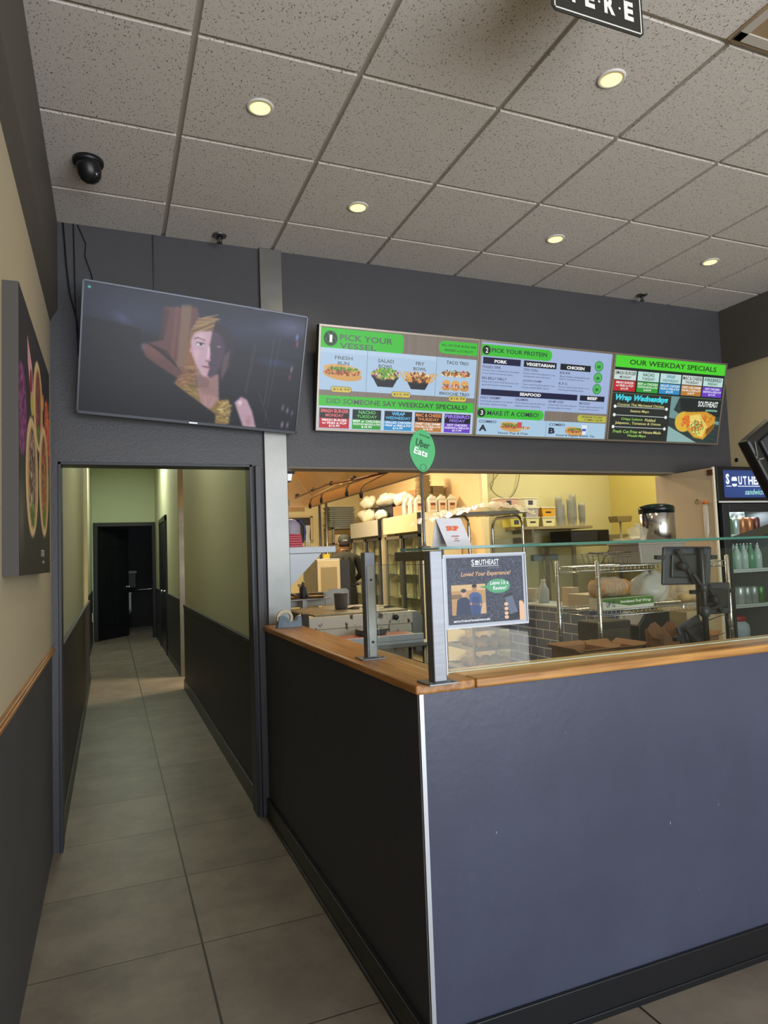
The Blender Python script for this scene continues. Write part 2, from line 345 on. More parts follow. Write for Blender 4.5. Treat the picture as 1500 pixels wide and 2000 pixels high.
# painter: a small raster turned into vertex colours of a fine grid
class Paint:
    def __init__(s, w, h, bg):
        s.w, s.h = w, h; s.a = np.zeros((h, w, 3)); s.a[:] = s.c(bg)
        s.X, s.Y = np.meshgrid((np.arange(w)+.5)/w, (np.arange(h)+.5)/h)
    def c(s, h): return np.array([int(h[i:i+2], 16)/255 for i in (0, 2, 4)])
    def mixm(s, m, col, al=1): m = (m*al)[..., None]; s.a = s.a*(1-m)+s.c(col)*m; return s
    def rect(s, x0, y0, x1, y1, col, al=1): return s.mixm(((s.X > x0)&(s.X < x1)&(s.Y > y0)&(s.Y < y1)).astype(float), col, al)
    def rrect(s, x0, y0, x1, y1, rad, col, al=1):
        asp = s.w/s.h; cx, cy = (x0+x1)/2*asp, (y0+y1)/2; hx, hy = (x1-x0)/2*asp-rad, (y1-y0)/2-rad
        d = np.hypot(np.maximum(np.abs(s.X*asp-cx)-hx, 0), np.maximum(np.abs(s.Y-cy)-hy, 0))
        return s.mixm(np.clip((rad-d)*s.h+.5, 0, 1), col, al)
    def ell(s, x, y, rx, ry, col, al=1, ang=0, soft=.08):
        asp = s.w/s.h; dx = (s.X-x)*asp; dy = s.Y-y; ca, sa = math.cos(ang), math.sin(ang)
        p = (dx*ca+dy*sa)/(rx*asp); q = (-dx*sa+dy*ca)/ry; d = np.sqrt(p*p+q*q)
        return s.mixm(np.clip((1-d)/soft+.0, 0, 1), col, al)
    def poly(s, pts, col, al=1, soft=0):
        ins = np.zeros_like(s.X, bool); n = len(pts)
        for i in range(n):
            x1, y1 = pts[i]; x2, y2 = pts[(i+1) % n]
            if y1 == y2: continue
            cnd = ((y1 > s.Y) != (y2 > s.Y)) & (s.X < (x2-x1)*(s.Y-y1)/(y2-y1)+x1)
            ins ^= cnd
        m = ins.astype(float)
        for _ in range(soft): m = (m+np.roll(m, 1, 0)+np.roll(m, -1, 0)+np.roll(m, 1, 1)+np.roll(m, -1, 1))/5
        return s.mixm(m, col, al)
    def line(s, x0, y0, x1, y1, w, col, al=1):
        asp = s.w/s.h; ax, bx = x0*asp, x1*asp; px = s.X*asp; L = (bx-ax)**2+(y1-y0)**2
        t = np.clip(((px-ax)*(bx-ax)+(s.Y-y0)*(y1-y0))/max(L, 1e-9), 0, 1)
        d = np.hypot(px-ax-t*(bx-ax), s.Y-y0-t*(y1-y0)); return s.mixm(np.clip((w-d)*s.h+.5, 0, 1), col, al)
    def noise(s, k, cells=0):
        if cells:
            n = rng.standard_normal((cells, int(cells*s.w/s.h)+1)); yi = (s.Y*cells).astype(int) % n.shape[0]; xi = (s.X*n.shape[1]).astype(int) % n.shape[1]
            s.a += n[yi, xi][..., None]*k
        else: s.a += rng.standard_normal(s.X.shape)[..., None]*k
        return s
    def blobs(s, x, y, rx, ry, cols, n, size, ang=0):
        for _ in range(n):
            t = rng.uniform(0, 2*PI); q = math.sqrt(rng.uniform()); dx = q*math.cos(t)*rx; dy = q*math.sin(t)*ry
            s.ell(x+dx, y+dy, size*rng.uniform(.6, 1.3), size*rng.uniform(.7, 1.6), cols[rng.integers(len(cols))], .85, rng.uniform(0, 3), .4)
        return s
    def streaks(s, x, y, rx, ry, cols, n, L, w):
        for _ in range(n):
            px = x+rng.uniform(-rx, rx); py = y+rng.uniform(-ry, ry); a = rng.uniform(-1, 1)
            s.line(px, py, px+L*math.cos(a), py+L*math.sin(a), w, cols[rng.integers(len(cols))], .9)
        return s
    def blur(s, n):
        for _ in range(n): s.a = (s.a*2+np.roll(s.a, 1, 0)+np.roll(s.a, -1, 0)+np.roll(s.a, 1, 1)+np.roll(s.a, -1, 1))/6
        return s
    def build(s, name, W_, H_, m, parent, y=0, plane='xz', off=(0, 0, 0)):
        w, h = s.w, s.h; px = (np.arange(w)/(w-1)-.5)*W_; pz = (.5-np.arange(h)/(h-1))*H_
        GX, GZ = np.meshgrid(px, pz); co = np.zeros((w*h, 3))
        if plane == 'xz': co[:, 0] = GX.ravel(); co[:, 1] = y; co[:, 2] = GZ.ravel()
        else: co[:, 1] = GX.ravel(); co[:, 0] = y; co[:, 2] = GZ.ravel()
        co += np.array(off)
        i = (np.arange(h-1)[:, None]*w+np.arange(w-1)[None]).ravel()
        q = np.stack([i, i+w, i+w+1, i+1], 1)
        me = bpy.data.meshes.new(name); me.vertices.add(w*h); me.vertices.foreach_set('co', co.ravel())
        me.loops.add(q.size); me.loops.foreach_set('vertex_index', q.ravel().astype(np.int32))
        me.polygons.add(len(q)); me.polygons.foreach_set('loop_start', (np.arange(len(q))*4).astype(np.int32))
        me.update(calc_edges=True)
        a = np.clip(s.a, 0, 1); a = np.where(a <= .04045, a/12.92, ((a+.055)/1.055)**2.4)
        rgba = np.ones((w*h, 4), np.float32); rgba[:, :3] = a.reshape(-1, 3)
        ca = me.color_attributes.new('picture', 'FLOAT_COLOR', 'POINT'); ca.data.foreach_set('color', rgba.ravel())
        me.materials.append(m); o = bpy.data.objects.new(name, me); C.objects.link(o); o.parent = parent
        return o

# ================================================================== SETTING
FL = floor_mat(); CT = ceil_mat()
TILEB = brick_mat('blue_reflection_tile', '56628a', 'dfe3ea', .17, .068, .005)  # blue of the tiles imitates the window reflected in the guard glass
GRIDM = mat('ceiling_grid_paint', 'b5aea2', rough=.5)
struct(box(-.5, 5, -3.2, 17.3, -.06, 0), 'floor', FL)
mb = MB(); gx = [-.245]+[.2904+.61*i for i in range(0, 7)]+[4.49]
gy = [-3.0]+[1.692+.594*j for j in range(-7, 4)]+[3.837]
for a, b in zip(gx[:-1], gx[1:]):
    for c, d in zip(gy[:-1], gy[1:]): mb.box(a+.0115*(a > -.2), b-.0115*(b < 4.4), c+.0115, d-.0115*(d < 3.8), 3.235, 3.262)
ceiling = struct(mb, 'ceiling', CT)
mb = MB(); mb.box(-.3, 4.6, -3.1, 3.96, 3.256, 3.30)
for x in gx[1:-1]: mb.box(x-.0115, x+.0115, -3, 3.836, 3.2485, 3.257)
for y in gy[1:-1]: mb.box(-.245, 4.49, y-.0115, y+.0115, 3.249, 3.2565)
mb.build('ceiling_grid', GRIDM, ceiling)
struct(box(.9, 5, 3.957, 11.3, 2.95, 3.02), 'ceiling.001', mat('kitchen_ceiling', 'd9d2bb', rough=.8))
struct(box(-.5, .9, 3.957, 17.3, 3.45, 3.5), 'ceiling.002', mat('corridor_ceiling', 'c9c9b4', rough=.8))

# left wall of the front room
struct(box(-.40, -.28, -3.1, 3.837, 1.0, 3.25), 'wall_left', CREAM)
struct(box(-.40, -.278, -3.1, 3.837, 0, 1.0), 'wall_left_lower', mat('left_wainscot_paint', '4b4b4e', rough=.5, bump=.1, bscale=50, noise=.08, nscale=3))
struct(MB().box(-.281, -.266, -3.1, 3.836, .985, 1.013).box(-.281, -.262, -3.1, 3.836, .996, 1.004), 'trim_1', OAKY, .002)
struct(MB().prism([(-.281, 2.69), (-.243, 2.762), (-.243, 3.234), (-.281, 3.234)], 'y', -3.1, 3.836), 'trim_2', SOFF)
# back wall with the doorway and the kitchen opening
wb = MB(); wb.box(-.40, 4.60, 3.837, 3.957, 1.95, 3.30).box(-.40, -.235, 3.837, 3.957, 0, 1.95).box(.745, .90, 3.837, 3.957, 0, 1.95)
struct(wb, 'wall_back', NAVY)
tr = MB().box(-.247, -.232, 3.829, 3.96, 0, 1.957).box(.738, .753, 3.829, 3.96, 0, 1.957).box(-.247, .753, 3.829, 3.96, 1.942, 1.957)
struct(tr, 'trim_3', mat('door_casing_paint', '34353c', rough=.4), .002)
struct(MB().box(.765, .80, 3.80, 3.838, 0, 1.95), 'trim_4', NAVY, .003)
struct(MB().box(.955, 4.49, 3.832, 3.96, 1.938, 1.951), 'trim_5', mat('lintel_strip', '6d6559', rough=.5), .002)
struct(MB().box(.822, .955, 3.812, 3.84, 1.045, 3.235).box(.822, .955, 3.84, 3.97, 1.045, 1.95), 'trim_6', COLST, .003)
# right wall and bulkhead
struct(box(4.49, 4.62, -3.1, 3.98, 0, 3.25), 'wall_right', mat('right_cream_paint', 'c4b48f', rough=.7, bump=.05, bscale=60))
struct(box(4.465, 4.492, -3.1, 3.836, 2.765, 3.234), 'trim_7', SOFF)
# storefront at the back of the viewer: mullions of the shop window
mb = MB()
for x in (-.28, .9, 2.1, 3.3, 4.44): mb.box(x, x+.06, -3.1, -3.02, 0, 3.2)
mb.box(-.28, 4.49, -3.1, -3.02, 0, .10).box(-.28, 4.49, -3.1, -3.02, 2.85, 3.25)
struct(mb, 'window_1', DGREY)

# corridor
struct(box(.78, .90, 3.957, 8.03, 0, 3.46), 'wall_corridor_right', GREENW)
struct(MB().box(.765, .781, 3.957, 8.03, 0, .93).box(.757, .781, 3.957, 8.03, .915, .945).box(.76, .781, 3.957, 8.03, .895, .905), 'wall_corridor_right_lower', DARKP, .002)
struct(MB().box(.752, .766, 3.957, 8.03, 0, .11), 'baseboard_corridor_right', BLACKP, .002)
struct(box(.82, .95, 8.90, 14.1, 0, 3.46), 'wall_corridor_far', GREENW)
struct(MB().box(.806, .821, 8.93, 11.02, 0, .95).box(.799, .821, 8.93, 11.02, .935, .96).box(.806, .821, 12.55, 14.0, 0, .95), 'wall_corridor_far_lower', DARKP, .002)
struct(MB().box(.797, .807, 8.93, 11.02, 0, .11), 'baseboard_corridor_far', BLACKP, .002)
struct(MB().box(.80, .885, 8.885, 8.93, 0, 2.12), 'trim_8', STEELD, .002)
struct(MB().box(.80, .885, 8.885, 8.93, 2.12, 3.45), 'trim_9', mat('brown_corner_strip', '8b7a62', rough=.5), .002)
struct(box(-.40, -.26, 3.957, 9.15, 0, 3.46), 'wall_corridor_left', GREENW)
struct(MB().box(-.261, -.246, 3.957, 9.15, 0, .985).box(-.261, -.238, 3.957, 9.15, .97, 1.0), 'wall_corridor_left_lower', DARKP, .002)
struct(MB().box(-.247, -.236, 3.957, 9.15, 0, .11), 'baseboard_corridor_left', BLACKP, .002)
struct(box(-.45, -.33, 9.15, 14.1, 0, 3.46), 'wall_corridor_left_far', GREENW)
struct(box(-.331, -.315, 9.15, 14.0, 0, .96), 'wall_corridor_left_far_lower', DARKP)
we = MB().box(-.45, -.24, 14.0, 14.1, 0, 3.46).box(.77, .95, 14.0, 14.1, 0, 3.46).box(-.24, .77, 14.0, 14.1, 2.18, 3.46)
struct(we, 'wall_corridor_end', mat('end_wall_green_cream', 'bdc6a4', rough=.6))
df = MB().box(-.30, -.22, 13.965, 14.11, 0, 2.17).box(.75, .83, 13.965, 14.11, 0, 2.17).box(-.30, .83, 13.965, 14.11, 2.16, 2.24)
struct(df, 'trim_10', BLACKP, .01)
# washroom behind the end door
struct(MB().box(-.6, 1.2, 16.6, 16.7, 0, 3.4).box(-.7, -.6, 14.1, 16.7, 0, 3.4).box(1.1, 1.2, 14.1, 16.7, 0, 3.4), 'wall_washroom', mat('washroom_black', '17181a', rough=.6))
# end door leaf with six panels, ajar into the washroom
d = thing('door_1', (-.215, 13.99, 0), None, None, rot=(0, 0, math.radians(50)))
d['kind'] = 'structure'
leaf = MB().box(0, .86, 0, .04, .012, 2.155)
leaf.build('door_leaf', BLACKP, d, .003)
pn = MB()
for x0, x1 in ((.10, .38), (.48, .76)):
    for z0, z1 in ((.22, .86), (1.0, 1.62), (1.74, 2.02)):
        pn.box(x0, x1, -.006, .001, z0, z1).box(x0+.05, x1-.05, -.012, .001, z0+.05, z1-.05)
pn.build('door_panel', mat('black_door_panel', '1d1e21', rough=.3), d, .004)
MB().lathe([(.028, -.0), (.026, -.01), (.012, -.02), (.012, -.04), (.028, -.05), (.03, -.065), (.018, -.078)], (.80, 0, .98), axis='y').build('door_handle', CHROME, d)
# side door of the corridor
d2 = thing('door_2', (.80, 11.05, 0), None, None); d2['kind'] = 'structure'
MB().box(-.012, .02, 0, .09, 0, 2.16).box(-.012, .02, 1.36, 1.45, 0, 2.16).box(-.012, .02, 0, 1.45, 2.09, 2.18).build('door_frame', BLACKP, d2, .004)
MB().box(.0, .018, .09, 1.36, .01, 2.10).build('door_leaf', BLACKP, d2)
MB().lathe([(.028, 0), (.012, -.02), (.012, -.04), (.03, -.05), (.03, -.065), (.015, -.075)], (-.0, .17, .98), axis='x').build('door_handle', CHROME, d2)

# kitchen shell
kb = struct(box(.9, 4.2, 11.2, 11.3, 0, 3.0), 'wall_kitchen_back', KITW)
struct(box(4.08, 4.2, 7.0, 11.2, 0, 3.0), 'wall_kitchen_right', mat('peach_wall_paint', 'dcbf8f', rough=.6))
struct(box(3.29, 4.85, 5.5, 5.6, 0, 3.0), 'wall_kitchen_partition', mat('pale_green_cream', 'cfc99a', rough=.6))
struct(box(4.72, 4.84, 3.98, 5.5, 0, 3.0), 'wall_kitchen_side', mat('yellow_cream', 'd2c373', rough=.6))
struct(MB().box(4.6, 4.72, 3.957, 3.99, 0, 3.0), 'wall_kitchen_front', KITW)
struct(MB().box(.90, .915, 3.957, 8.03, .95, 1.95), 'wall_steel_splashback', STEELD)

# ================================================================== COUNTER
ct = thing('service_counter', (.80, 1.76, 0), 'charcoal painted L-shaped service counter with front tinted by reflected sky under the oak top', 'counter')
MB().box(0, .14, .002, 2.05, 0, 1.018).build('side_panel', mat('counter_side_paint', '3a3a40', rough=.5, bump=.08, bscale=60), ct)
fp = MB().box(.001, 3.685, 0, .002, 0, 1.0175)
fp.build('front_panel', NAVYG, ct)
MB().box(-.0015, .013, -.0015, 0, 0, 1.018).box(-.0015, 0, -.0015, .010, 0, 1.018).build('corner_bead', mat('bare_metal_bead', 'cfd2d8', rough=.4, metal=.5), ct)
bs = MB().box(-.017, 0, -.014, 2.04, 0, .105).box(-.022, 0, -.017, 2.04, 0, .02)
bs.build('side_baseboard', BLACKP, ct, .002)
MB().box(-.017, 3.685, -.014, -.001, 0, .105).box(-.02, 3.685, -.02, -.001, 0, .02).build('front_baseboard', BLACKP, ct, .002)
# chips in the paint
ch = MB()
for i in range(26):
    x = 1.62+rng.normal(0, .05) if i < 16 else rng.uniform(.2, 2.1); z = rng.uniform(.72, 1.0) if i < 16 else rng.uniform(.08, .9)
    if i < 16: x = rng.choice([1.53, 1.585])+rng.normal(0, .008)
    w = rng.uniform(.001, .004); h = rng.uniform(.002, .011)
    ch.add([(x, -.0006, z), (x+w, -.0006, z+.001), (x+w*.8, -.0006, z+h), (x+w*.1, -.0006, z+h*.9)], [(0, 1, 2, 3)])
ch.build('paint_chips', mat('chipped_plaster', '9aa0ad', rough=.8), ct)

tp = thing('countertop', (.785, 1.745, 1.018), 'oak L-shaped countertop with rounded edge on the charcoal counter', 'countertop')
MB().box(0, .19, .0, 2.08, 0, .028).build('side_board', OAKY, tp, .007, seg=3)
MB().box(.192, 3.70, 0, .075, 0, .028).build('front_board', OAKX, tp, .007, seg=3)
MB().box(.192, 3.70, .0765, .20, .0, .026).build('inner_board', wood_mat('pale_oak', 'b98a52', 'e0bc84', 0), tp, .003)

# ================================================================== SNEEZE GUARD
sg = thing('sneeze_guard', (.838, 1.733, 1.046), 'glass sneeze guard with two square steel posts standing on the oak countertop', 'sneeze guard')
def post(x, y, h, slot):
    p = MB().box(x, x+.040, y, y+.042, .004, h)
    o = p.build('post', STEEL, sg, .003)
    q = MB().box(x-.028, x+.062, y-.024, y+.062, 0, .005)
    for a in (-.018, .052): q.lathe([(.006, .005), (.006, .007), (.003, .0085)], (x+a, y-.012, 0), n=8)
    q.build('base_plate', STEEL, o, .002)
    if slot:
        MB().box(x+.006, x+.034, y-.003, y, .01, .33).build('slot_channel', STEELD, o, .001)
        for z in (.06, .28): MB().lathe([(.004, 0), (.004, -.004), (.001, -.005)], (x+.02, y-.003, z), n=10, axis='y').build('screw', DGREY, o)
post(0, 0, .374, False); post(.004, .543, .379, True)
MB().box(.004, .034, .042, .266, .346, .374).build('top_arm', mat('arm_steel', '7d756a', rough=.35, metal=.9), sg, .002)
MB().box(.047, .067, .045, .062, .012, .35).build('glass_channel', WHITEM, sg, .001)
pane = MB().box(.067, 3.4, .052, .058, .018, .345); fpn = pane.build('front_pane', GLASS, sg)
MB().box(.067, 3.4, .0517, .0583, .0175, .0195).build('pane_edge', mat('pale_glass_edge', 'b9cdbb', rough=.2), fpn)
sp = MB().box(.0465, .0515, .075, .543, .014, .333); spn = sp.build('side_pane', GLASS, sg)
MB().box(.0463, .0517, .075, .543, .3325, .334).build('pane_edge', mat('dark_glass_edge', '5a6055', rough=.2), spn)
sh = MB().box(.036, 3.4, .012, .29, .3765, .3845).build('top_shelf', GLASS, sg)
MB().box(.036, 3.4, .0105, .012, .3765, .3845).build('shelf_edge', GEDGE, sh)
MB().box(.036, 3.4, .29, .2915, .3765, .3845).build('shelf_edge', GEDGE, sh)
MB().box(3.36, 3.40, .0, .04, 0, .374).build('post', STEEL, sg, .003)

# ================================================================== SCREENS AND PICTURES
VS = vmat('screen_picture', 1.0, .34); VS.node_tree.nodes['Principled BSDF'].inputs['Specular IOR Level'].default_value = .22; VP_ = vmat('printed_picture', 0, .5)
# ---- menu boards
MW, MH = 1.040, .592
FOOD = ['a8632f', 'd49a4a', '7a3a22', 'e3c07a', '5f8a35', 'c9503a', 'efe2b8']
def mx(u_): return (u_-.5)*MW
def mz(v_): return (.5-v_)*MH
def T(s, u0, u1, v0, v1, mi, shear=0, bold=.014): return (s, mx(u0), mx(u1), mz(v1), mz(v0), mi, shear, bold)
def menu(x, paint, texts, inks, label):
    t = thing('menu_board', (x, 3.722, 2.457), label, 'menu board', rot=(.232, 0, 0))
    fr = mat('menu_frame', '8d8478', rough=.35, metal=.6)
    W2, H2 = MW/2+.009, MH/2+.009
    m = MB().box(-W2, W2, 0, .05, -H2, H2); m.build('housing', BLK, t, .004)
    MB().box(-W2, W2, -.007, 0, MH/2-.004, H2).box(-W2, W2, -.007, 0, -H2, -MH/2+.004).box(-W2, -MW/2+.004, -.007, 0, -MH/2, MH/2).box(MW/2-.004, W2, -.007, 0, -MH/2, MH/2).build('bezel', fr, t, .001)
    s = paint.build('screen', MW, MH, VS, t, y=-.002)
    lettering('lettering', texts, inks, s, y=-.0035)
    MB().box(-.2, .2, .05, .09, -.15, .12).build('wall_mount', DGREY, t)
    return t
def wood(p, x0, y0, x1, y1):
    p.rect(x0, y0, x1, y1, '7d7368')
    for _ in range(90):
        a = rng.uniform(x0, x1); p.line(a, y0, a+rng.uniform(-.004, .004), y1, .0012, ['5b5048', '9a8f84', '6f655b'][rng.integers(3)], .55)
def food(p, kind, x, y, s):
    if kind == 'bun':
        p.ell(x, y+.035*s, .115*s, .055*s, 'cf9a55', 1, .08); p.ell(x, y-.01*s, .112*s, .05*s, 'd8a45e', 1, .08)
        p.blobs(x, y+.012*s, .10*s, .028*s, ['8a3f2a', 'a35a3a', '6b2d22', 'c98b5a'], 90, .008*s); p.blobs(x, y-.02*s, .09*s, .014*s, ['4f8a2e', '77a83f', '3c6b26'], 50, .008*s)
    if kind in ('bowl', 'fries'):
        p.poly([(x-.085*s, y), (x+.085*s, y), (x+.05*s, y+.11*s), (x-.045*s, y+.11*s)], '1d2026')
        p.ell(x, y+.005*s, .088*s, .05*s, '23262b')
        cc = ['4f8a2e', '8fbf4a', '7a2f5a', 'e3c07a', 'c9a04a', 'f0ead0'] if kind == 'bowl' else ['d49a4a', 'e6b860', '7a3a22', '8a4a2a', '5b2a1c', 'efe0c0']
        p.blobs(x, y-.02*s, .085*s, .05*s, cc, 170, .011*s)
        if kind == 'fries':
            for q in range(10): a = x+(-1 if q % 2 else 1)*rng.uniform(.04, .09)*s; p.line(a, y+.03*s, a+(a-x)*.5, y-.07*s, .006*s, 'd99f45')
        else: p.blobs(x, y-.05*s, .05*s, .03*s, ['4f8a2e', '86b83e', '6fae2c'], 50, .009*s)
    if kind == 'tacos':
        for q in (-.06, 0, .06): p.ell(x+q*s, y+.01*s, .05*s, .022*s, 'ead9a8'); p.blobs(x+q*s, y-.005*s, .04*s, .03*s, ['b8452c', 'd87a3a', '4f8a2e', 'e9e0c8', '7a2c20'], 60, .008*s)
    if kind == 'sliders':
        for q in (-.065, 0, .065): p.ell(x+q*s, y+.03*s, .033*s, .03*s, 'c98d4a'); p.ell(x+q*s, y-.02*s, .03*s, .04*s, 'dba25a'); p.blobs(x+q*s, y+.006*s, .028*s, .018*s, ['b8452c', 'e9e0c8', '5f8a35', '9a3a55'], 36, .007*s)
cards = [('SMASH BURGER', 'MONDAY', 'SMASH BURGER', 'w/ FRIES & POP', '$16.99', 'b8282f', 'd8474a', '2a2326'),
         ('NACHO', 'TUESDAY', 'BEEF or CHICKEN', 'WONTON NACHOS w/ POP', '$18.99', '2f9a35', '3fae46', '10241d'),
         ('WRAP', 'WEDNESDAY', 'GRILLED CHICKEN', 'WRAP w/ FRIES & POP', '$16.99', '2f8cc4', '4fb4e4', '10202e'),
         ('MAC & CHEESE', 'THURSDAY', 'SWEET CHILI SHRIMP', 'PORK MAC & CHEESE w/ POP', '$18.99', 'b87a35', 'e08a4a', '2a1a14'),
         ('FIREBIRD', 'FRIDAY', 'HOT CHICKEN', 'SANDWICH w/ FRIES & POP', '$17.99', '6a3fc0', '9a7ae8', '14142c')]
G1 = '3dbb35'
p = Paint(430, 244, 'a8bfd6'); wood(p, 0, 0, 1, .21); wood(p, 0, .60, 1, .72)
p.rrect(-.1, .015, .505, .215, .05, G1); p.rrect(.735, .035, 1.1, .165, .06, G1)
p.rect(0, .205, 1, .61, 'a9c3dc'); p.rect(0, .205, .73, .25, 'b4cbe2'); p.ell(.062, .115, .042, .075, '2d4a30'); p.blobs(.062, .11, .03, .05, ['3f6a40', '1d3020', '55805a'], 30, .008)
for x in (.285, .725): p.line(x, .205, x, .61, .002, '6a7c90')
food(p, 'bun', .14, .42, 1.05); food(p, 'bowl', .40, .44, 1); food(p, 'fries', .61, .45, .95); food(p, 'tacos', .86, .37, .95); food(p, 'sliders', .86, .49, .95)
for x, y in ((.135, .60), (.505, .615), (.88, .625)): p.rrect(x-.062, y-.028, x+.062, y+.03, .028, '30352c'); p.rrect(x-.06, y-.025, x+.06, y+.027, .026, 'd6bf4c')
p.rect(0, .665, 1, .765, G1); p.rect(0, .765, 1, 1, 'b9cbe0')
tx = [T('1', .055, .07, .08, .15, 1), T('PICK YOUR', .115, .435, .065, .125, 0), T('VESSEL', .115, .335, .145, .2, 0),
      T('ALL OF OUR BUNS ARE', .75, .985, .065, .088, 0), T('BAKED LOCALLY!', .775, .965, .115, .138, 0),
      T('FRESH', .09, .195, .275, .31, 0), T('BUN', .108, .175, .328, .362, 0), T('SALAD', .35, .45, .272, .308, 0), T('BOWL', .355, .445, .326, .36, 0),
      T('FRY', .59, .645, .272, .308, 0), T('BOWL', .575, .66, .326, .36, 0), T('TACO TRIO', .79, .94, .235, .27, 0), T('BRIOCHE TRIO', .755, .96, .56, .592, 0),
      T('$14.99', .085, .185, .588, .615, 0), T('$15.99', .455, .555, .603, .63, 0), T('$18.99', .83, .93, .612, .638, 0),
      T('DID SOMEONE SAY WEEKDAY SPECIALS?', .05, .95, .69, .742, 0, 0, .02)]
inks = [_glow('16241c', .8), _glow('ffffff', .95)]+[_glow(c[6], 1) for c in cards]
for i, cdd in enumerate(cards):
    x0 = .012+i*.197; x1 = x0+.178
    p.rect(x0, .785, x1, .885, cdd[7]); p.rect(x0, .885, x1, .985, cdd[5])
    m_ = (x0+x1)/2; w = lambda s, k: min(.168, len(s)*k)/2
    tx += [T(cdd[0], m_-w(cdd[0], .021), m_+w(cdd[0], .021), .797, .833, 2+i, 0, .03), T(cdd[1], m_-w(cdd[1], .018), m_+w(cdd[1], .018), .843, .873, 2+i, 0, .02),
           T(cdd[2], m_-w(cdd[2], .0125), m_+w(cdd[2], .0125), .893, .917, 1), T(cdd[3], m_-w(cdd[3], .0105), m_+w(cdd[3], .0105), .924, .946, 1), T(cdd[4], m_-.032, m_+.032, .952, .975, 1)]
menu(1.652, p, tx, inks, 'wide menu screen headed with green pick your vessel banner, nearest the steel column')
# second board
p = Paint(430, 244, '9fb2d6'); p.rrect(-.1, .03, .52, .15, .06, G1); p.ell(.04, .09, .03, .05, '14301f')
for x0, x1 in ((.02, .29), (.315, .56), (.59, .83)): p.rect(x0, .165, x1, .235, '15183a' if x0 < .3 else '131a22')
p.rect(.02, .50, .745, .565, '12163a'); p.rect(.765, .50, .965, .56, '15182c')
for y in (.16, .29, .42):
    p.ell(.895, y, .036, .062, '1f7a35'); p.ell(.895, y, .031, .054, '4fb85a'); p.ell(.895, y+.006, .016, .02, '2c7a3c')
wood(p, .5, .70, 1, .81); p.rrect(-.1, .70, .495, .81, .055, G1); p.ell(.035, .755, .03, .048, '14301f'); p.rrect(.76, .725, 1.1, .80, .035, 'b8b54a')
p.rect(0, .812, 1, 1, 'a6c6dd'); p.line(.52, .812, .52, 1, .002, '6a7c90')
food(p, 'bun', .255, .885, .72); food(p, 'tacos', .345, .905, .5); p.rect(.30, .84, .335, .90, 'c94a4a'); food(p, 'bun', .745, .905, .68)
p.poly([(.80, .84), (.845, .84), (.835, .95), (.81, .95)], 'dfe6f4'); p.rect(.806, .88, .838, .91, '4a5aa8')
tx = [T('2', .032, .05, .065, .118, 1), T('3', .027, .044, .73, .782, 1), T('PICK YOUR PROTEIN', .075, .48, .062, .108, 0), T('MAKE IT A COMBO!', .075, .455, .73, .78, 0),
      T('PORK', .10, .19, .183, .218, 1, 0, .04), T('VEGETARIAN', .33, .545, .183, .218, 1, 0, .04), T('CHICKEN', .64, .78, .183, .218, 1, 0, .04),
      T('SEAFOOD', .30, .46, .515, .55, 1, 0, .04), T('BEEF', .825, .905, .513, .547, 1, 0, .04),
      T('UPGRADE TO ANY', .79, .965, .735, .757, 0), T('COMBO +$5.00', .815, .965, .768, .79, 0),
      T('COMBO', .02, .145, .835, .865, 0), T('COMBO', .54, .665, .835, .865, 0), T('A', .022, .078, .885, .955, 0, 0, .05), T('B', .54, .59, .885, .955, 0, 0, .05),
      T('Vessel, Pop & Fries', .16, .385, .955, .985, 0, .2), T('Vessel & Regular Bubble Tea', .60, .91, .955, .985, 0, .2)]
def para(u0, u1, v, head, l1, l2):
    tx.append(T(head, u0, u0+len(head)*.0118, v, v+.028, 2)); tx.append(T(l1, u0, u1, v+.042, v+.064, 3, 0, .004)); tx.append(T(l2, u0, u0+(u1-u0)*.82, v+.074, v+.096, 3, 0, .004))
para(.02, .285, .25, 'PULLED OINK', '10 hour slow cooked pork shoulders', 'in our sweet and savoury sauce'); para(.02, .285, .37, 'BIG BELLY NELLY', 'Deep fried pork belly basted in our', 'special house seasoning')
para(.315, .56, .25, 'TITO TOFU', 'Deep fried tofu glazed in our', 'unforgettable sweet chili sauce'); para(.315, .56, .37, 'JACKIE CHAMP', 'Oven roasted jackfruit glazed in our', 'house made BBQ sauce')
para(.59, .83, .25, 'BOK BOK', 'Sliced chicken marinated in our', 'signature lemongrass milk sauce'); para(.59, .83, .37, 'K.F.C.', 'Korean inspired fried chicken in our', 'kicking gochujang sauce')
para(.02, .25, .578, 'HOLY SHRIMP!', 'Fried shrimp dusted in our special', 'house seasoning'); para(.27, .50, .578, 'CALAMARI', 'Fried calamari paired with our', 'jalapeno lime seasoning')
para(.52, .745, .578, 'OH MY COD!', 'Crispy fried cod made using our', 'premium gluten free batter'); para(.765, .965, .578, 'MOOGOGI', 'Tender bulgogi marinated beef', 'bursting with Korean flavour')
menu(2.713, p, tx, [_glow('131b38', .8), _glow('f2f2f2', .95), _glow('4a2a5a', .8), _glow('27305e', .8)], 'middle menu screen of the three, pale blue with protein lists')
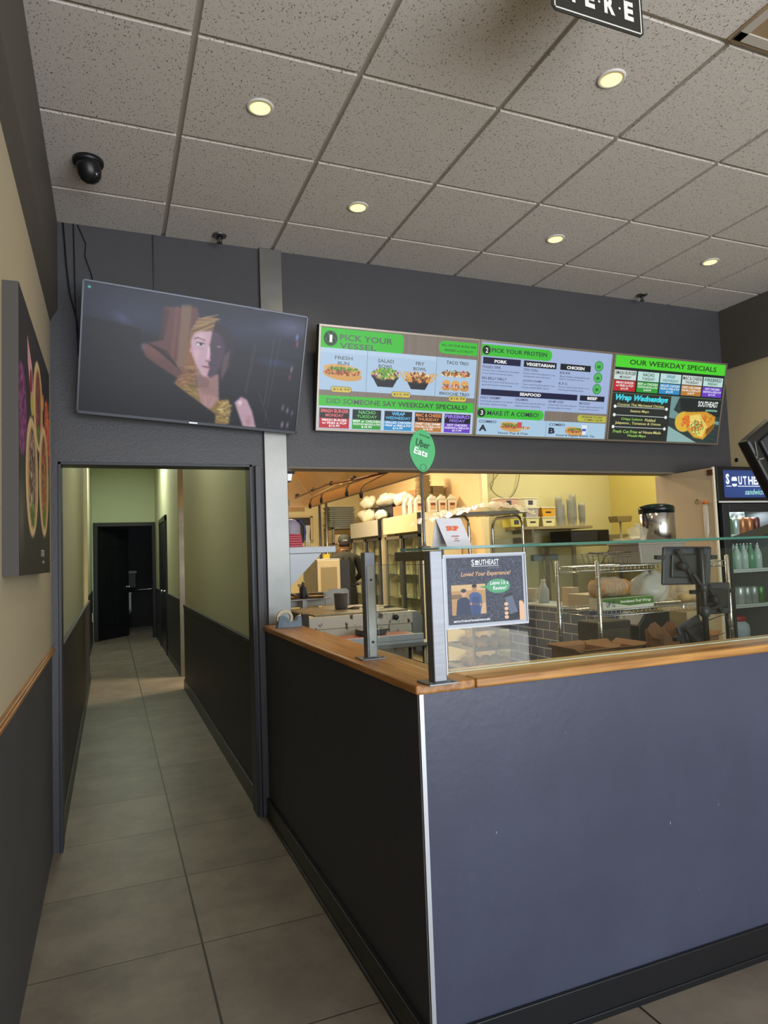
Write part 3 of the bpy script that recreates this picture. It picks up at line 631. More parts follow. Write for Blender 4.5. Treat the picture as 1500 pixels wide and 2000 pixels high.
# third board
p = Paint(430, 244, '15201c'); p.rect(0, 0, 1, .145, '4cd02e')
tx = [T('OUR WEEKDAY SPECIALS', .125, .91, .045, .105, 0, 0, .015)]
for i, cdd in enumerate(cards):
    x0 = .008+i*.198; x1 = x0+.186; p.rect(x0, .175, x1, .285, 'b9dcd6' if i not in (0, 3) else 'c9d8d4'); p.rect(x0, .295, x1, .42, cdd[5])
    m_ = (x0+x1)/2; w = lambda s, k: min(.174, len(s)*k)/2
    tx += [T(cdd[0], m_-w(cdd[0], .02), m_+w(cdd[0], .02), .187, .228, 0 if i != 2 else 6), T(cdd[1], m_-w(cdd[1], .016), m_+w(cdd[1], .016), .24, .272, 0 if i != 2 else 6),
           T(cdd[2], m_-w(cdd[2], .0125), m_+w(cdd[2], .0125), .305, .333, 1), T(cdd[3], m_-w(cdd[3], .0105), m_+w(cdd[3], .0105), .342, .368, 1), T(cdd[4], m_-.032, m_+.032, .378, .405, 1)]
p.rect(0, .438, 1, .444, '6f8a6a'); p.rect(0, .444, .52, 1, '262b26'); p.rect(.52, .444, 1, 1, '2c3a38')
for q in range(14): p.line(.52, .5+q*.06, 1, .66+q*.06, .004, '3c5450', .5)
p.poly([(.52, .44), (.60, .44), (.555, .60), (.60, .64), (1, .72), (1, .76), (.52, .70)], '7fa8a8', .8, 1); p.poly([(.52, .80), (.78, .98), (.82, 1), (.52, 1)], '9cc4c0', .85, 1); p.poly([(.60, .45), (1, .45), (1, .66), (.62, .60)], '1e2625', 1, 1)
p.ell(.66, .74, .085, .13, 'd9b03c'); p.poly([(.66, .62), (.86, .60), (.955, .66), (.95, .80), (.86, .95), (.77, .93), (.70, .84)], 'd39a2f', 1, 2)
p.poly([(.71, .66), (.79, .64), (.875, .80), (.85, .92), (.77, .90), (.72, .80)], 'e9cf6a', 1, 1); p.blobs(.79, .80, .06, .09, ['7fae3c', 'c96a2c', 'f0e4b0', 'a84a24', '5b8a2c'], 120, .010); p.blobs(.68, .74, .04, .08, ['d8612a', 'e88a3a', 'c04a22'], 60, .010); p.blobs(.88, .68, .06, .05, ['e0a23a', 'c8812a', 'b86a20'], 70, .009); p.line(.80, .64, .885, .80, .006, 'f4e38a'); p.poly([(.88, .82), (.95, .74), (.95, .80), (.88, .90)], '7a4a1c', .9, 1)
for y in (.60, .70, .84):
    p.line(.04, y, .49, y, .0035, 'cfd8d4'); p.ell(.04, y, .012, .02, 'eef2ee'); p.ell(.49, y, .012, .02, 'eef2ee')
tx += [T('Wrap Wednesdays', .035, .495, .455, .545, 2, .28, .05), T('Coconut Thai Marinated Chicken', .055, .465, .558, .588, 3, .1), T('Sesame Mayo', .17, .335, .63, .668, 3, .1),
       T('Crispy Lettuce', .10, .285, .728, .765, 4, .1), T('Pickled', .305, .40, .728, .762, 3, .1), T('Jalapenos , Tomatoes & Onions', .05, .45, .775, .815, 3, .1),
       T('Fresh Cut Fries', .04, .25, .875, .912, 4, .1), T('w/ House-Made', .26, .46, .875, .91, 3, .1), T('Wasabi Mayo', .165, .33, .925, .962, 4, .1),
       T('SOUTHEAST', .775, .965, .475, .545, 1, 0, .02), T('sandwiches', .85, .965, .565, .598, 5, .25)]
menu(3.776, p, tx, [_glow('14241c', .8), _glow('f4f8f4', .95), _glow('3fd0e0', 1), _glow('d8d48a', .95), _glow('9ed860', .95), _glow('9fe0c8', .9), _glow('2f6f94', .9)], 'menu screen of weekday specials with a wrap picture, farthest right')

# ---- television
tv = thing('television', (.442, 3.65, 2.476), 'large black wall television showing a dim film scene above the corridor doorway', 'television', rot=(.282, .0585, .013))
tv.rotation_mode = 'XYZ'
M_ = Matrix.Rotation(.013, 3, 'Z') @ Matrix.Rotation(.282, 3, 'X') @ Matrix.Rotation(.0585, 3, 'Y')
tv.rotation_euler = M_.to_euler()
TW, TH = 1.155, .66
MB().box(-TW/2, TW/2, 0, .032, -TH/2, TH/2).build('housing', BLK, tv, .004)
MB().box(-TW/2, TW/2, -.006, 0, TH/2-.010, TH/2).box(-TW/2, TW/2, -.006, 0, -TH/2, -TH/2+.016).box(-TW/2, -TW/2+.010, -.006, 0, -TH/2, TH/2).box(TW/2-.010, TW/2, -.006, 0, -TH/2, TH/2).build('bezel', mat('tv_bezel', '3c3f46', rough=.3, metal=.4), tv, .001)
MB().box(-.022, .022, -.008, -.006, -TH/2+.004, -TH/2+.012).build('badge', mat('silver_badge', 'b9bcc4', rough=.3, metal=.6), tv)
MB().box(-.24, .24, .032, .06, -.16, .16).build('wall_mount', DGREY, tv)
p = Paint(440, 250, '10121c')
p.poly([(.0, 0), (1, 0), (1, .36), (0, .30)], '1c2031', .8, 3); p.ell(.22, .2, .22, .16, '343c58', .6, .1, 1); p.ell(.75, .17, .3, .13, '363b56', .7, -.1, 1); p.ell(.93, .1, .15, .12, '6a7090', .6, 0, 1); p.ell(.86, .42, .14, .06, '303a66', .7, 0, 1); p.ell(.16, .24, .06, .05, '505a80', .5, .4, 1)
p.poly([(.335, .10), (.48, .06), (.52, .30), (.50, .60), (.42, .66), (.27, .52), (.245, .42), (.34, .36)], '5c3a3a', .95, 4)
p.poly([(.41, .06), (.455, .05), (.45, .55), (.405, .58)], '7d6650', .7, 6); p.poly([(.385, .08), (.40, .08), (.39, .50), (.375, .52)], '744a42', .6, 4); p.poly([(.33, .10), (.36, .12), (.345, .33), (.32, .38)], '3c2628', .8, 4)
p.ell(.30, .47, .06, .05, '7c5248', .45, .6, 1)
for q in range(12): p.line(.27+q*.008, .40+.004*q, .34+q*.007, .47+q*.010, .003, '1a1216', .8)
p.poly([(.385, .74), (.44, .58), (.452, .34), (.49, .28), (.50, .56), (.50, .70), (.45, .80)], '80583a', .95, 4)
p.streaks(.445, .64, .035, .10, ['93704a', '5f4128', 'a8845a', '4a3222'], 110, .035, .0018)
p.poly([(.455, .34), (.458, .24), (.485, .16), (.53, .115), (.575, .12), (.60, .20), (.56, .24), (.49, .27), (.47, .36)], '6b5138', 1, 3)
p.poly([(.57, .14), (.64, .20), (.665, .36), (.65, .52), (.60, .64), (.575, .66), (.56, .20)], '241f2a', .95, 5)
for q in range(9): p.line(.462+q*.003, .245-q*.012, .515+q*.009, .20-q*.009, .0028, ['a88a62', '8a6a46', 'c0a276'][q % 3], .8)
p.line(.472, .275, .56, .185, .006, 'a5855c', .9); p.line(.50, .145, .575, .095, .0035, 'b09068', .8); p.line(.458, .26, .462, .36, .004, '8f7048', .8)
p.poly([(.495, .56), (.60, .58), (.612, .80), (.56, .88), (.52, .84), (.505, .70)], '8a6a68', 1, 4)
p.poly([(.462, .34), (.470, .285), (.50, .25), (.545, .235), (.585, .25), (.612, .34), (.610, .46), (.590, .56), (.560, .615), (.530, .61), (.497, .545), (.470, .44)], 'b796a4', 1, 4)
p.ell(.505, .29, .035, .05, 'cdb0ba', .7, 0, 1); p.ell(.492, .43, .02, .07, 'cbaab6', .7, 0, 1); p.ell(.527, .585, .02, .03, 'bd98a2', .7, 0, 1)
p.poly([(.556, .235), (.60, .245), (.625, .34), (.618, .48), (.595, .575), (.562, .62), (.548, .60), (.556, .54), (.547, .50), (.556, .47), (.553, .40), (.547, .36), (.552, .30)], '3a2f3e', .92, 4)
p.line(.478, .315, .492, .303, .005, '5e4344', .8); p.line(.492, .303, .525, .318, .004, '5e4344', .8)
p.ell(.504, .352, .022, .020, '6f5560', .6, 0, .6); p.ell(.505, .354, .016, .013, 'e4dce4'); p.ell(.508, .353, .008, .013, '44606e'); p.ell(.508, .353, .004, .007, '10161c'); p.line(.489, .345, .523, .345, .0035, '34242c', .9); p.ell(.505, .385, .02, .012, '9c7c8a', .4, 0, 1)
p.ell(.588, .352, .012, .009, '6a5c68', .7); p.ell(.592, .352, .003, .004, 'c0c8d4', .8)
p.poly([(.540, .36), (.549, .36), (.551, .46), (.540, .475)], 'd8bcc6', .8, 3); p.ell(.548, .475, .013, .015, 'a98494', .9, 0, .7); p.line(.536, .484, .556, .488, .004, '5c3c44', .8)
p.ell(.543, .533, .024, .011, '9a5c66', .95, .08, .5); p.line(.522, .531, .563, .537, .003, '5c2f3a', .9); p.ell(.541, .548, .016, .008, 'b87c86', .8, 0, .6); p.ell(.54, .572, .014, .008, '98747e', .5, 0, 1)
p.ell(.466, .41, .008, .030, 'b08c94', 1, .1, .5); p.poly([(.610, .54), (.62, .42), (.645, .36), (.64, .50), (.615, .64)], '6f5a58', .6, 4)
p.poly([(.50, .64), (.51, .60), (.56, .64), (.56, .70), (.52, .72)], '6a4c4e', .5, 4)
p.poly([(.43, .73), (.495, .66), (.515, .78), (.56, .86), (.60, .80), (.655, .78), (.672, .84), (.66, 1), (.585, 1), (.45, .80)], '7c6438', 1, 3)
p.streaks(.63, .89, .028, .09, ['b09858', '5c4824', 'c8b47c', '8c7440'], 70, .025, .003); p.streaks(.475, .74, .03, .05, ['9a8048', '5c4824'], 30, .03, .003)
p.poly([(.505, .70), (.53, .76), (.575, .76), (.612, .78), (.585, .86), (.555, .90), (.53, .84)], '9a7674', 1, 4); p.line(.545, .78, .552, .86, .004, 'b8949a', .6); p.line(.59, .78, .57, .86, .004, 'b8949a', .5)
p.poly([(.685, .80), (.715, .745), (.745, .765), (.775, .86), (.80, 1), (.735, 1), (.715, .92)], 'b0909c', 1, 5); p.ell(.712, .80, .014, .03, 'f4e6ee', .8, 0, 1); p.ell(.76, .95, .02, .06, '8a626c', .5, 0, 1)
p.poly([(0, .26), (.24, .30), (.25, .50), (.30, .55), (.39, .69), (.60, .92), (.60, 1), (0, 1)], '0b0c14', 1, 3); p.ell(.255, .44, .02, .05, '6a6a80', .5, .2, 1)
p.line(.76, .30, .735, .70, .012, '4a3a40', .45); p.line(.85, .22, .83, .80, .004, '55606e', .5); p.line(.88, .2, .84, .95, .004, '55606e', .4)
p.line(.80, .70, .87, .98, .002, '8a90a0', .5)
for q in range(46): y = rng.uniform(.02, .95); x = rng.uniform(0, .85); p.line(x, y, x+rng.uniform(.08, .3), y+rng.uniform(-.02, .03), .004, '3e4664', .10)
p.rect(.015, .03, .027, .05, '4fc0a8')
p.blur(2)
for (x, y, c) in ((.962, .18, '8a9ae0'), (.966, .235, 'b04a6a'), (.95, .46, 'a890a8'), (.945, .53, '8a4a6a'), (.925, .80, '8a7a8a'), (.95, .82, '988a98'), (.975, .84, '7a6a7a'), (.93, .95, 'b0a0b8'), (.957, .95, '988898')): p.ell(x, y, .011, .045, c, .75, .1, 1)
p.noise(.003)
p.build('screen', TW-.02, TH-.026, VS, tv, y=-.002, off=(0, 0, .003))

# ---- canvas print on left wall
cv = thing('canvas_print', (-.2795, 2.665, 1.815), 'dark stretched canvas print of filled flatbreads on the cream left wall', 'canvas print')
CW, CH = 1.04, .845
MB().box(0, .042, -CW/2, CW/2, -CH/2, CH/2).build('stretcher', mat('canvas_edge', '4c4844', rough=.75), cv)
p = Paint(360, 292, '221f22')
p.ell(.07, .42, .12, .17, '7a2f6a'); p.blobs(.07, .42, .10, .15, ['8a3a7a', '5a2050', 'a85a98', '3a1836'], 240, .014); p.ell(.05, .80, .10, .17, '6a625c', .7, 0, .8)
p.poly([(.21, .10), (.34, .18), (.40, .33), (.30, .32), (.22, .20)], 'd8a0a4', 1, 2); p.ell(.31, .26, .04, .06, '8a2430'); p.ell(.34, .33, .05, .05, 'b8a84a')
p.ell(.88, .32, .11, .16, 'b84a24'); p.streaks(.88, .34, .09, .14, ['d8612a', 'a83a1c', 'e8894a'], 130, .07, .004); p.ell(.72, .22, .03, .04, 'e08a2c')
for x, y, rx, ry, cc in ((.54, .29, .17, .20, ['6b2d22', '8a4a2a', '7a3344', '4a3020', 'a85a44']), (.34, .62, .19, .245, ['5a3a34', '3a2620', 'c9b8a8', '6a4a4a', '8a7a78']), (.75, .58, .20, .265, ['a84a24', '8a3a1c', 'c9703a', '5a2a18', 'd8955a'])):
    p.ell(x, y, rx, ry, 'd9b98a'); p.ell(x+.01, y, rx*.78, ry*.86, 'b98f5c'); p.ell(x, y, rx*.5, ry*.8, '5a3a22'); p.blobs(x, y, rx*.45, ry*.74, cc, 260, .013); p.blobs(x+.01, y+ry*.6, rx*.3, ry*.18, ['3f6a26', '58802e'], 40, .012)
p.ell(.74, .90, .12, .06, '5a544c', .5, 0, 1)
o = p.build('print', CW, CH, VP_, cv, y=.0425, plane='yz')
lo = lettering('logo', [('SOUTHEAST', .12, .25, -.36, -.335, 0), ('sandwiches', .17, .25, -.385, -.372, 0, .2)], [ink('e8e4dc')], cv, y=0)
lo.rotation_euler = (0, 0, PI/2); lo.location = (.0432, 0, 0)

# ---- framed review poster
ps = thing('review_poster', (1.0455, 1.7835, 1.298), 'slate poster asking for a review in a clear sleeve on the sneeze guard glass', 'poster')
PW, PH = .278, .208
p = Paint(360, 270, '363b4c'); p.noise(.05, 60)
p.rect(.05, .41, .49, .86, 'b08a5c'); p.rect(.05, .41, .49, .5, 'c9a878'); p.rect(.40, .70, .49, .86, 'c4a27a'); p.rect(.05, .55, .18, .62, '7a6044')
p.ell(.205, .53, .035, .055, 'c99a80'); p.ell(.205, .50, .037, .03, '24303f'); p.poly([(.12, .64), (.17, .60), (.24, .60), (.29, .66), (.30, .86), (.10, .86)], '27324e', 1, 1)
p.ell(.345, .47, .033, .055, 'a8785c'); p.ell(.345, .435, .034, .028, '15161c'); p.poly([(.27, .57), (.32, .53), (.38, .53), (.43, .57), (.44, .70), (.41, .87), (.30, .87)], '3c5482', 1, 1); p.line(.29, .70, .42, .72, .018, 'b08268'); p.poly([(.31, .60), (.40, .60), (.41, .87), (.30, .87)], '2a3a66', .7, 1)
p.poly([(.50, .485), (.40, .455), (.52, .44)], '3f8a62'); p.ell(.66, .455, .165, .115, '4a9a6c')
p.poly([(.72, .60), (.84, .57), (.95, .95), (.80, 1.0)], '1b1e28', 1, 1); p.poly([(.735, .64), (.845, .61), (.91, .87), (.80, .90)], '5b6478', 1, 0)
for q, y in enumerate((.76, .83, .90, .96)): p.ell(.755, y-.02, .028, .028, 'dcb08c')
p.poly([(.97, .70), (.93, .74), (.93, 1), (1, 1), (1, .76)], 'dcb08c', 1, 1); p.ell(.955, .745, .022, .05, 'dcb08c', 1, -.4)
s = p.build('print', PW-.016, PH-.012, VP_, ps, y=-.0015)
MB().box(-PW/2, PW/2, -.001, .001, -PH/2, PH/2).build('backing', mat('poster_border', 'a9afba', rough=.3), ps)
MB().box(-PW/2-.004, PW/2+.004, -.004, .002, -PH/2-.006, -PH/2).box(-PW/2-.004, -PW/2, -.004, .002, -PH/2, PH/2).box(PW/2, PW/2+.004, -.004, .002, -PH/2, PH/2).box(-PW/2-.004, PW/2+.004, -.004, .002, PH/2, PH/2+.004).build('sleeve_rim', WHITEM, ps)
lettering('lettering', [('S', -.048, -.038, .073, .091, 0), ('UTHEAST', -.021, .047, .074, .090, 0), ('sandwiches', .008, .048, .062, .068, 3, .2), ('_', -.048, .047, .070, .0712, 0),
    ('Loved Your Experience?', -.085, .088, .038, .055, 1, .25), ('Leave Us a', .013, .077, .013, .025, 0, .25), ('Review!', .022, .07, -.003, .009, 0, .25), ('#SOUTHEASTSANDWICHES', -.115, .008, -.092, -.086, 0, 0, .03)],
    [ink('eef0f2'), ink('e2b48c'), ink('b94a55'), ink('7f8799')], s, y=-.0025)
MB().prism([(-.036, .075), (-.023, .075), (-.0235, .079), (-.0355, .079)], 'y', -.003, -.002).prism([(-.036, .081), (-.023, .081), (-.0235, .086), (-.029, .089), (-.0345, .087)], 'y', -.003, -.002).build('burger_logo', ink('eef0f2'), s)

# ================================================================== CEILING FITTINGS
LAMPG = _glow('ffe08a', 2.4)
for i, (x, y, lab) in enumerate([(.578, 2.591, 'round recessed ceiling light above the television, left of the others'), (1.83, 1.985, 'round recessed ceiling light nearest the hanging black sign'),
        (1.218, 3.205, 'round recessed ceiling light above the first menu screen'), (2.447, 3.187, 'round recessed ceiling light above the middle menu screen'), (3.625, 3.148, 'round recessed ceiling light above the right menu screen')]):
    t = thing('recessed_light', (x, y, 3.235), lab, 'ceiling light', 'recessed ceiling lights')
    MB().lathe([(.040, 0), (.040, -.004), (.048, -.006), (.054, -.004), (.055, 0)], n=28).build('trim_ring', WHITEP, t)
    MB().lathe([(.040, -.0065), (.030, -.0085), (.001, -.009)], n=28).build('lamp_lens', LAMPG, t)
    l = bpy.data.lights.new('recessed_lamp', 'SPOT'); l.energy = 16; l.color = (1, .80, .50); l.spot_size = 2.5; l.spot_blend = .9; l.shadow_soft_size = .04
    lo = bpy.data.objects.new('recessed_lamp', l); C.objects.link(lo); lo.location = (x, y, 3.215)
t = thing('security_camera', (-.075, 3.20, 3.235), 'black dome security camera fixed to the ceiling tiles at left', 'security camera')
MB().lathe([(.066, 0), (.066, -.014), (.060, -.022), (.048, -.026)], n=32).build('base', BLK, t)
MB().lathe([(.048, -.024), (.046, -.045), (.044, -.05)], n=32).build('collar', DGREY, t)
hd = MB().lathe([(.001, -.052), (.025, -.046), (.042, -.03), (.050, -.006), (.050, .03), (.044, .045), (.02, .05)], (.006, -.02, -.062), n=28, rot=(.35, -.25, 0)).build('camera_head', BLK, t)
MB().lathe([(.022, 0), (.022, .006), (.014, .008)], (.022, -.048, -.088), n=20, rot=(2.1, .5, 0)).build('lens', mat('lens_glass', '0a0b10', rough=.05, spec=1), hd)
MB().lathe([(.007, 0), (.007, .004)], (.036, -.046, -.078), n=12, rot=(2.0, .6, 0)).build('sensor', mat('pale_sensor', 'c9c9cf', rough=.2), hd)
def sprinkler(x, y, lab):
    t = thing('fire_sprinkler', (x, y, 3.235), lab, 'sprinkler', 'ceiling sprinklers')
    MB().lathe([(.040, 0), (.038, -.006), (.02, -.012), (.018, -.004)], n=24).build('escutcheon', STEELD, t)
    MB().lathe([(.010, -.008), (.010, -.022), (.004, -.026), (.004, -.036)], n=12).tube([(-.012, 0, -.02), (-.013, 0, -.032), (0, 0, -.042)], .0025).tube([(.012, 0, -.02), (.013, 0, -.032), (0, 0, -.042)], .0025).build('head', DGREY, t)
    MB().lathe([(.004, -.040), (.016, -.043), (.016, -.045), (.003, -.046)], n=12).build('deflector', DGREY, t)
sprinkler(.584, 3.735, 'small dark ceiling sprinkler above the television, beside the steel column')
sprinkler(3.603, 3.735, 'small dark ceiling sprinkler above the right menu screen')
# hanging sign: plate 0.44 wide, only its lower part is inside the frame
hs = thing('hanging_sign', (1.352, 1.5, 3.085), 'black sign with white border and letters reading HERE hanging from the ceiling', 'hanging sign', rot=(0, .0, 0))
SW, SH = .335, .27
MB().prism([(x*(SW/2-.012)+dx, z*(SH/2-.012)+dz) for x, z, dx, dz in ((-1,-1,-.012,0),(-1,-1,0,-.012),(1,-1,0,-.012),(1,-1,.012,0),(1,1,.012,0),(1,1,0,.012),(-1,1,0,.012),(-1,1,-.012,0))], 'y', 0, .004).build('plate', mat('sign_black', '26241f', rough=.45), hs, .0008)
bw = .0035; a = SW/2-.008; b = SH/2-.008
MB().box(-a, a, -.0012, .0, b-bw, b).box(-a, a, -.0012, .0, -b, -b+bw).box(-a, -a+bw, -.0012, .0, -b, b).box(a-bw, a, -.0012, 0, -b, b).build('border', WHITEP, hs)
lettering('lettering', [('H', -.125, -.085, -.095, -.035, 0, 0, .05), ('E', -.050, -.015, -.095, -.035, 0, 0, .05), ('R', .020, .060, -.095, -.035, 0, 0, .05), ('E', .095, .130, -.095, -.035, 0, 0, .05),
    ('.', -.072, -.064, -.070, -.062, 0, 0, .03), ('.', -.002, .006, -.070, -.062, 0, 0, .03), ('.', .074, .082, -.070, -.062, 0, 0, .03),
    ('P', -.09, -.052, .0, .07, 0, 0, .05), ('A', -.022, .022, .0, .07, 0, 0, .05), ('Y', .052, .095, .0, .07, 0, 0, .05)], [WHITEP], hs, y=-.0012)
for sx in (-.13, .13): MB().tube([(sx, .002, .13), (sx, .002, .15)], .0015).lathe([(.006, .145), (.006, .15)], (sx, .002, 0), n=8).build('hanging_wire', STEELD, hs)
t = thing('ceiling_vent', (2.28, 1.385, 3.229), 'square beige ceiling diffuser at the top right corner beside the hanging sign', 'ceiling vent')
MB().box(-.19, .25, -.29, .29, 0, .007).build('plate', mat('vent_plate', '9a8466', rough=.3, noise=.3, nscale=3), t)
MB().box(-.18, -.14, -.28, .28, -.004, .008).box(.20, .24, -.28, .28, -.004, .008).box(-.18, .24, .24, .28, -.004, .008).box(-.18, .24, -.28, -.24, -.004, .008).build('frame', GRIDM, t, .002)
# cables from ceiling to television
def cable(pts, rad, lab, m=BLK):
    o = MB().tube(pts, rad, 6).build('cable', m, None, loc=pts[0]); return tag(o, lab, 'cable', 'cables behind the television')
cable([(-.215, 3.83, 3.23), (-.20, 3.825, 3.0), (-.185, 3.82, 2.85), (-.15, 3.82, 2.70), (-.135, 3.815, 2.55), (-.13, 3.79, 2.42), (-.05, 3.76, 2.38)], .004, 'black cable nearest the corner, hanging left of the television')
cable([(-.165, 3.83, 3.23), (-.162, 3.828, 3.05), (-.158, 3.826, 2.8), (-.150, 3.82, 2.60), (-.145, 3.815, 2.52)], .003, 'straight black cable hanging left of the television')
cable([(-.145, 3.83, 3.23), (-.105, 3.828, 3.13), (-.11, 3.828, 3.06), (-.08, 3.828, 2.97), (-.06, 3.82, 2.88), (-.04, 3.80, 2.70)], .0025, 'thin kinked cable running down behind the television top left corner')
cable([(.235, 3.832, 3.23), (.237, 3.832, 3.0), (.24, 3.832, 2.7)], .004, 'painted cable on the wall above the middle of the television', NAVY)
MB().lathe([(.012, -.03), (.014, 0), (.008, .03)], (-.146, 3.812, 2.52), n=10)

# ================================================================== THINGS ON THE COUNTER
# tape dispenser
t = thing('tape_dispenser', (.885, 3.60, 1.046), 'blue-grey tape dispenser with beige tape roll at the far end of the oak counter', 'tape dispenser')
pr_ = [(-.068, 0), (.068, 0), (.064, .058), (.060, .062), (.045, .052), (.035, .036), (.018, .030), (.0, .036), (-.014, .054), (-.026, .062), (-.056, .062)]
MB().prism([(-x, z) for x, z in pr_][::-1] if False else pr_, 'y', -.028, .028).build('body', mat('blue_grey_marbled', '6f8396', rough=.35, noise=.35, nscale=14), t, .003)
rl = MB(); n = 36
v = []; 
for k in range(n):
    a = 2*PI*k/n
    for rr, yy in ((.044, -.012), (.044, .012), (.030, .012), (.030, -.012)): v.append((-.022+rr*math.cos(a), yy, .052+rr*math.sin(a)))
rl.add(v, [(4*k+j, 4*((k+1) % n)+j, 4*((k+1) % n)+(j+1) % 4, 4*k+(j+1) % 4) for k in range(n) for j in range(4)], 0, False)
rl.build('tape_roll', mat('beige_tape', 'd8cdb0', rough=.5), t)
MB().prism([(.050, .056), (.066, .060), (.066, .064), (.052, .060)], 'y', -.012, .012).build('cutter', CHROME, t)
# pickup sign on stand
t = thing('pickup_sign', (.902, 1.90, 1.4305), 'green balloon-shaped pickup sign on a thin steel pole above the sneeze guard', 'sign')
MB().lathe([(.020, 0), (.020, .003), (.006, .006), (.0045, .02), (.0045, .232)], n=16).build('pole', STEEL, t)
egg = []
for k in range(44):
    a = 2*PI*k/44; z = math.cos(a); w = .0445*(1-.20*max(0, -z)**1.4*1.2); egg.append((w*math.sin(a)+.006, .303+.067*z))
MB().prism(egg, 'y', -.002, .002).build('sign_plate', mat('pickup_green', '2f9d56', rough=.4), t, .0006)
MB().add([( .006+.011*math.cos(2*PI*k/28)*q, -.0032, .250+.011*math.sin(2*PI*k/28)*q) for k in range(28) for q in (1, .86)], [(2*k, 2*((k+1) % 28), 2*((k+1) % 28)+1, 2*k+1) for k in range(28)]).build('clip_ring', mat('dark_green_ring', '174a2c', rough=.4), t)
lt = lettering('lettering', [('Uber', -.024, .024, -.004, .018, 0, 0, .0), ('Eats', -.024, .024, -.031, -.010, 1, 0, .02), ('PICKUP HERE', -.018, .018, .030, .035, 0, 0, 0)], [ink('0b120d'), ink('eaf6ee')], t, y=-.0035)
lt.rotation_euler = (0, .30, 0); lt.location = (.006, 0, .318)
# tent card
t = thing('tent_card', (.975, 1.862, 1.4305), 'white folded tent card with orange SKIP lettering on the glass shelf', 'tent card', rot=(0, 0, .12))
ft = MB().prism([(0, 0), (.0015, 0), (.022, .086), (.0205, .086)], 'x', -.048, .048)
fr = MB().add([(-.030, -.022, 0), (.062, -.022, 0), (.040, .0, .088), (-.054, .0, .088)], [(0, 1, 2, 3)]).add([(-.054, .0, .088), (.040, .0, .088), (.036, .022, 0), (-.056, .022, 0)], [(0, 1, 2, 3)])
o = fr.build('card', PAPER, t); sol = o.modifiers.new('s', 'SOLIDIFY'); sol.thickness = .001
lt = lettering('lettering', [('SKIP', -.022, .024, .050, .066, 0, 0, .05), ('DELIVERY', -.008, .022, .030, .035, 1, 0, .01), ('AND', .003, .014, .023, .027, 1, 0, .01), ('PICKUP', .0, .020, .016, .020, 1, 0, .01)], [ink('d9622f'), ink('a8483a')], t, y=0)
lt.rotation_euler = (-.245, 0, 0); lt.location = (0, -.0245, 0)

# tablets on a pole behind the glass
t = thing('tablet_stand', (2.209, 2.06, .87), 'black pole stand holding three black tablets behind the sneeze guard glass', 'tablet stand')
MB().lathe([(.012, .02), (.012, .52), (.009, .525)], n=16).build('pole', BLK, t)
MB().lathe([(.09, 0), (.09, .012), (.014, .024)], n=28).build('base', BLK, t)
def tablet(c, w, h, rot, arm):
    o = MB().obox((0, 0, 0), (w, .014, h)); bb = o.build('tablet', DGREY, t, .008); bb.location = c; bb.rotation_euler = rot
    MB().obox((0, -.012, 0), (w*.72, .012, h*.62)).build('back_case', BLK, bb, .006)
    MB().obox((-w/2-.012, 0, h*.22), (.04, .02, .016)).obox((w/2+.012, 0, h*.22), (.03, .02, .016)).obox((-.02, -.022, 0), (.018, .016, h*1.02), (0, -.6, 0)).build('clamp_bracket', BLKM, bb, .002)
    MB().lathe([(.018, 0), (.018, -.03), (.006, -.034)], (-w*.2, -.018, 0), n=16, axis='y').build('ball_joint', BLKM, bb)
    MB().bar(Vector(c)+Vector((.0, -.03, -h*.2)), (0, 0, arm), .014, .014).build('arm', BLKM, t, .002)
tablet((-.045, .035, .455), .235, .155, (.10, .03, -.10), .36)
tablet((.095, .04, .315), .20, .13, (.0, .03, .08), .27)
tablet((-.055, .02, .165), .17, .15, (-.1, -.22, .25), .13)
MB().lathe([(.018, .25), (.018, .29)], n=14).lathe([(.018, .10), (.018, .14)], n=14).lathe([(.017, .35), (.017, .38)], n=14).build('collar', DGREY, t)
o = MB().tube([(2.25, 2.06, .94), (2.27, 2.02, .985), (2.30, 2.0, .97), (2.34, 2.0, .90), (2.35, 2.02, .87)], .003).build('charging_cable', WHITEPL, None, loc=(2.25, 2.06, .94)); tag(o, 'white charging cable curling down right of the tablet pole', 'cable')
o = MB().tube([(2.245, 2.08, 1.10), (2.33, 2.07, 1.12), (2.34, 2.05, 1.04), (2.31, 2.05, .96), (2.29, 2.05, .90), (2.30, 2.05, .868)], .0022).build('charging_cable', BLK, None, loc=(2.245, 2.08, 1.10)); tag(o, 'thin black cable looping beside the tablet pole', 'cable')
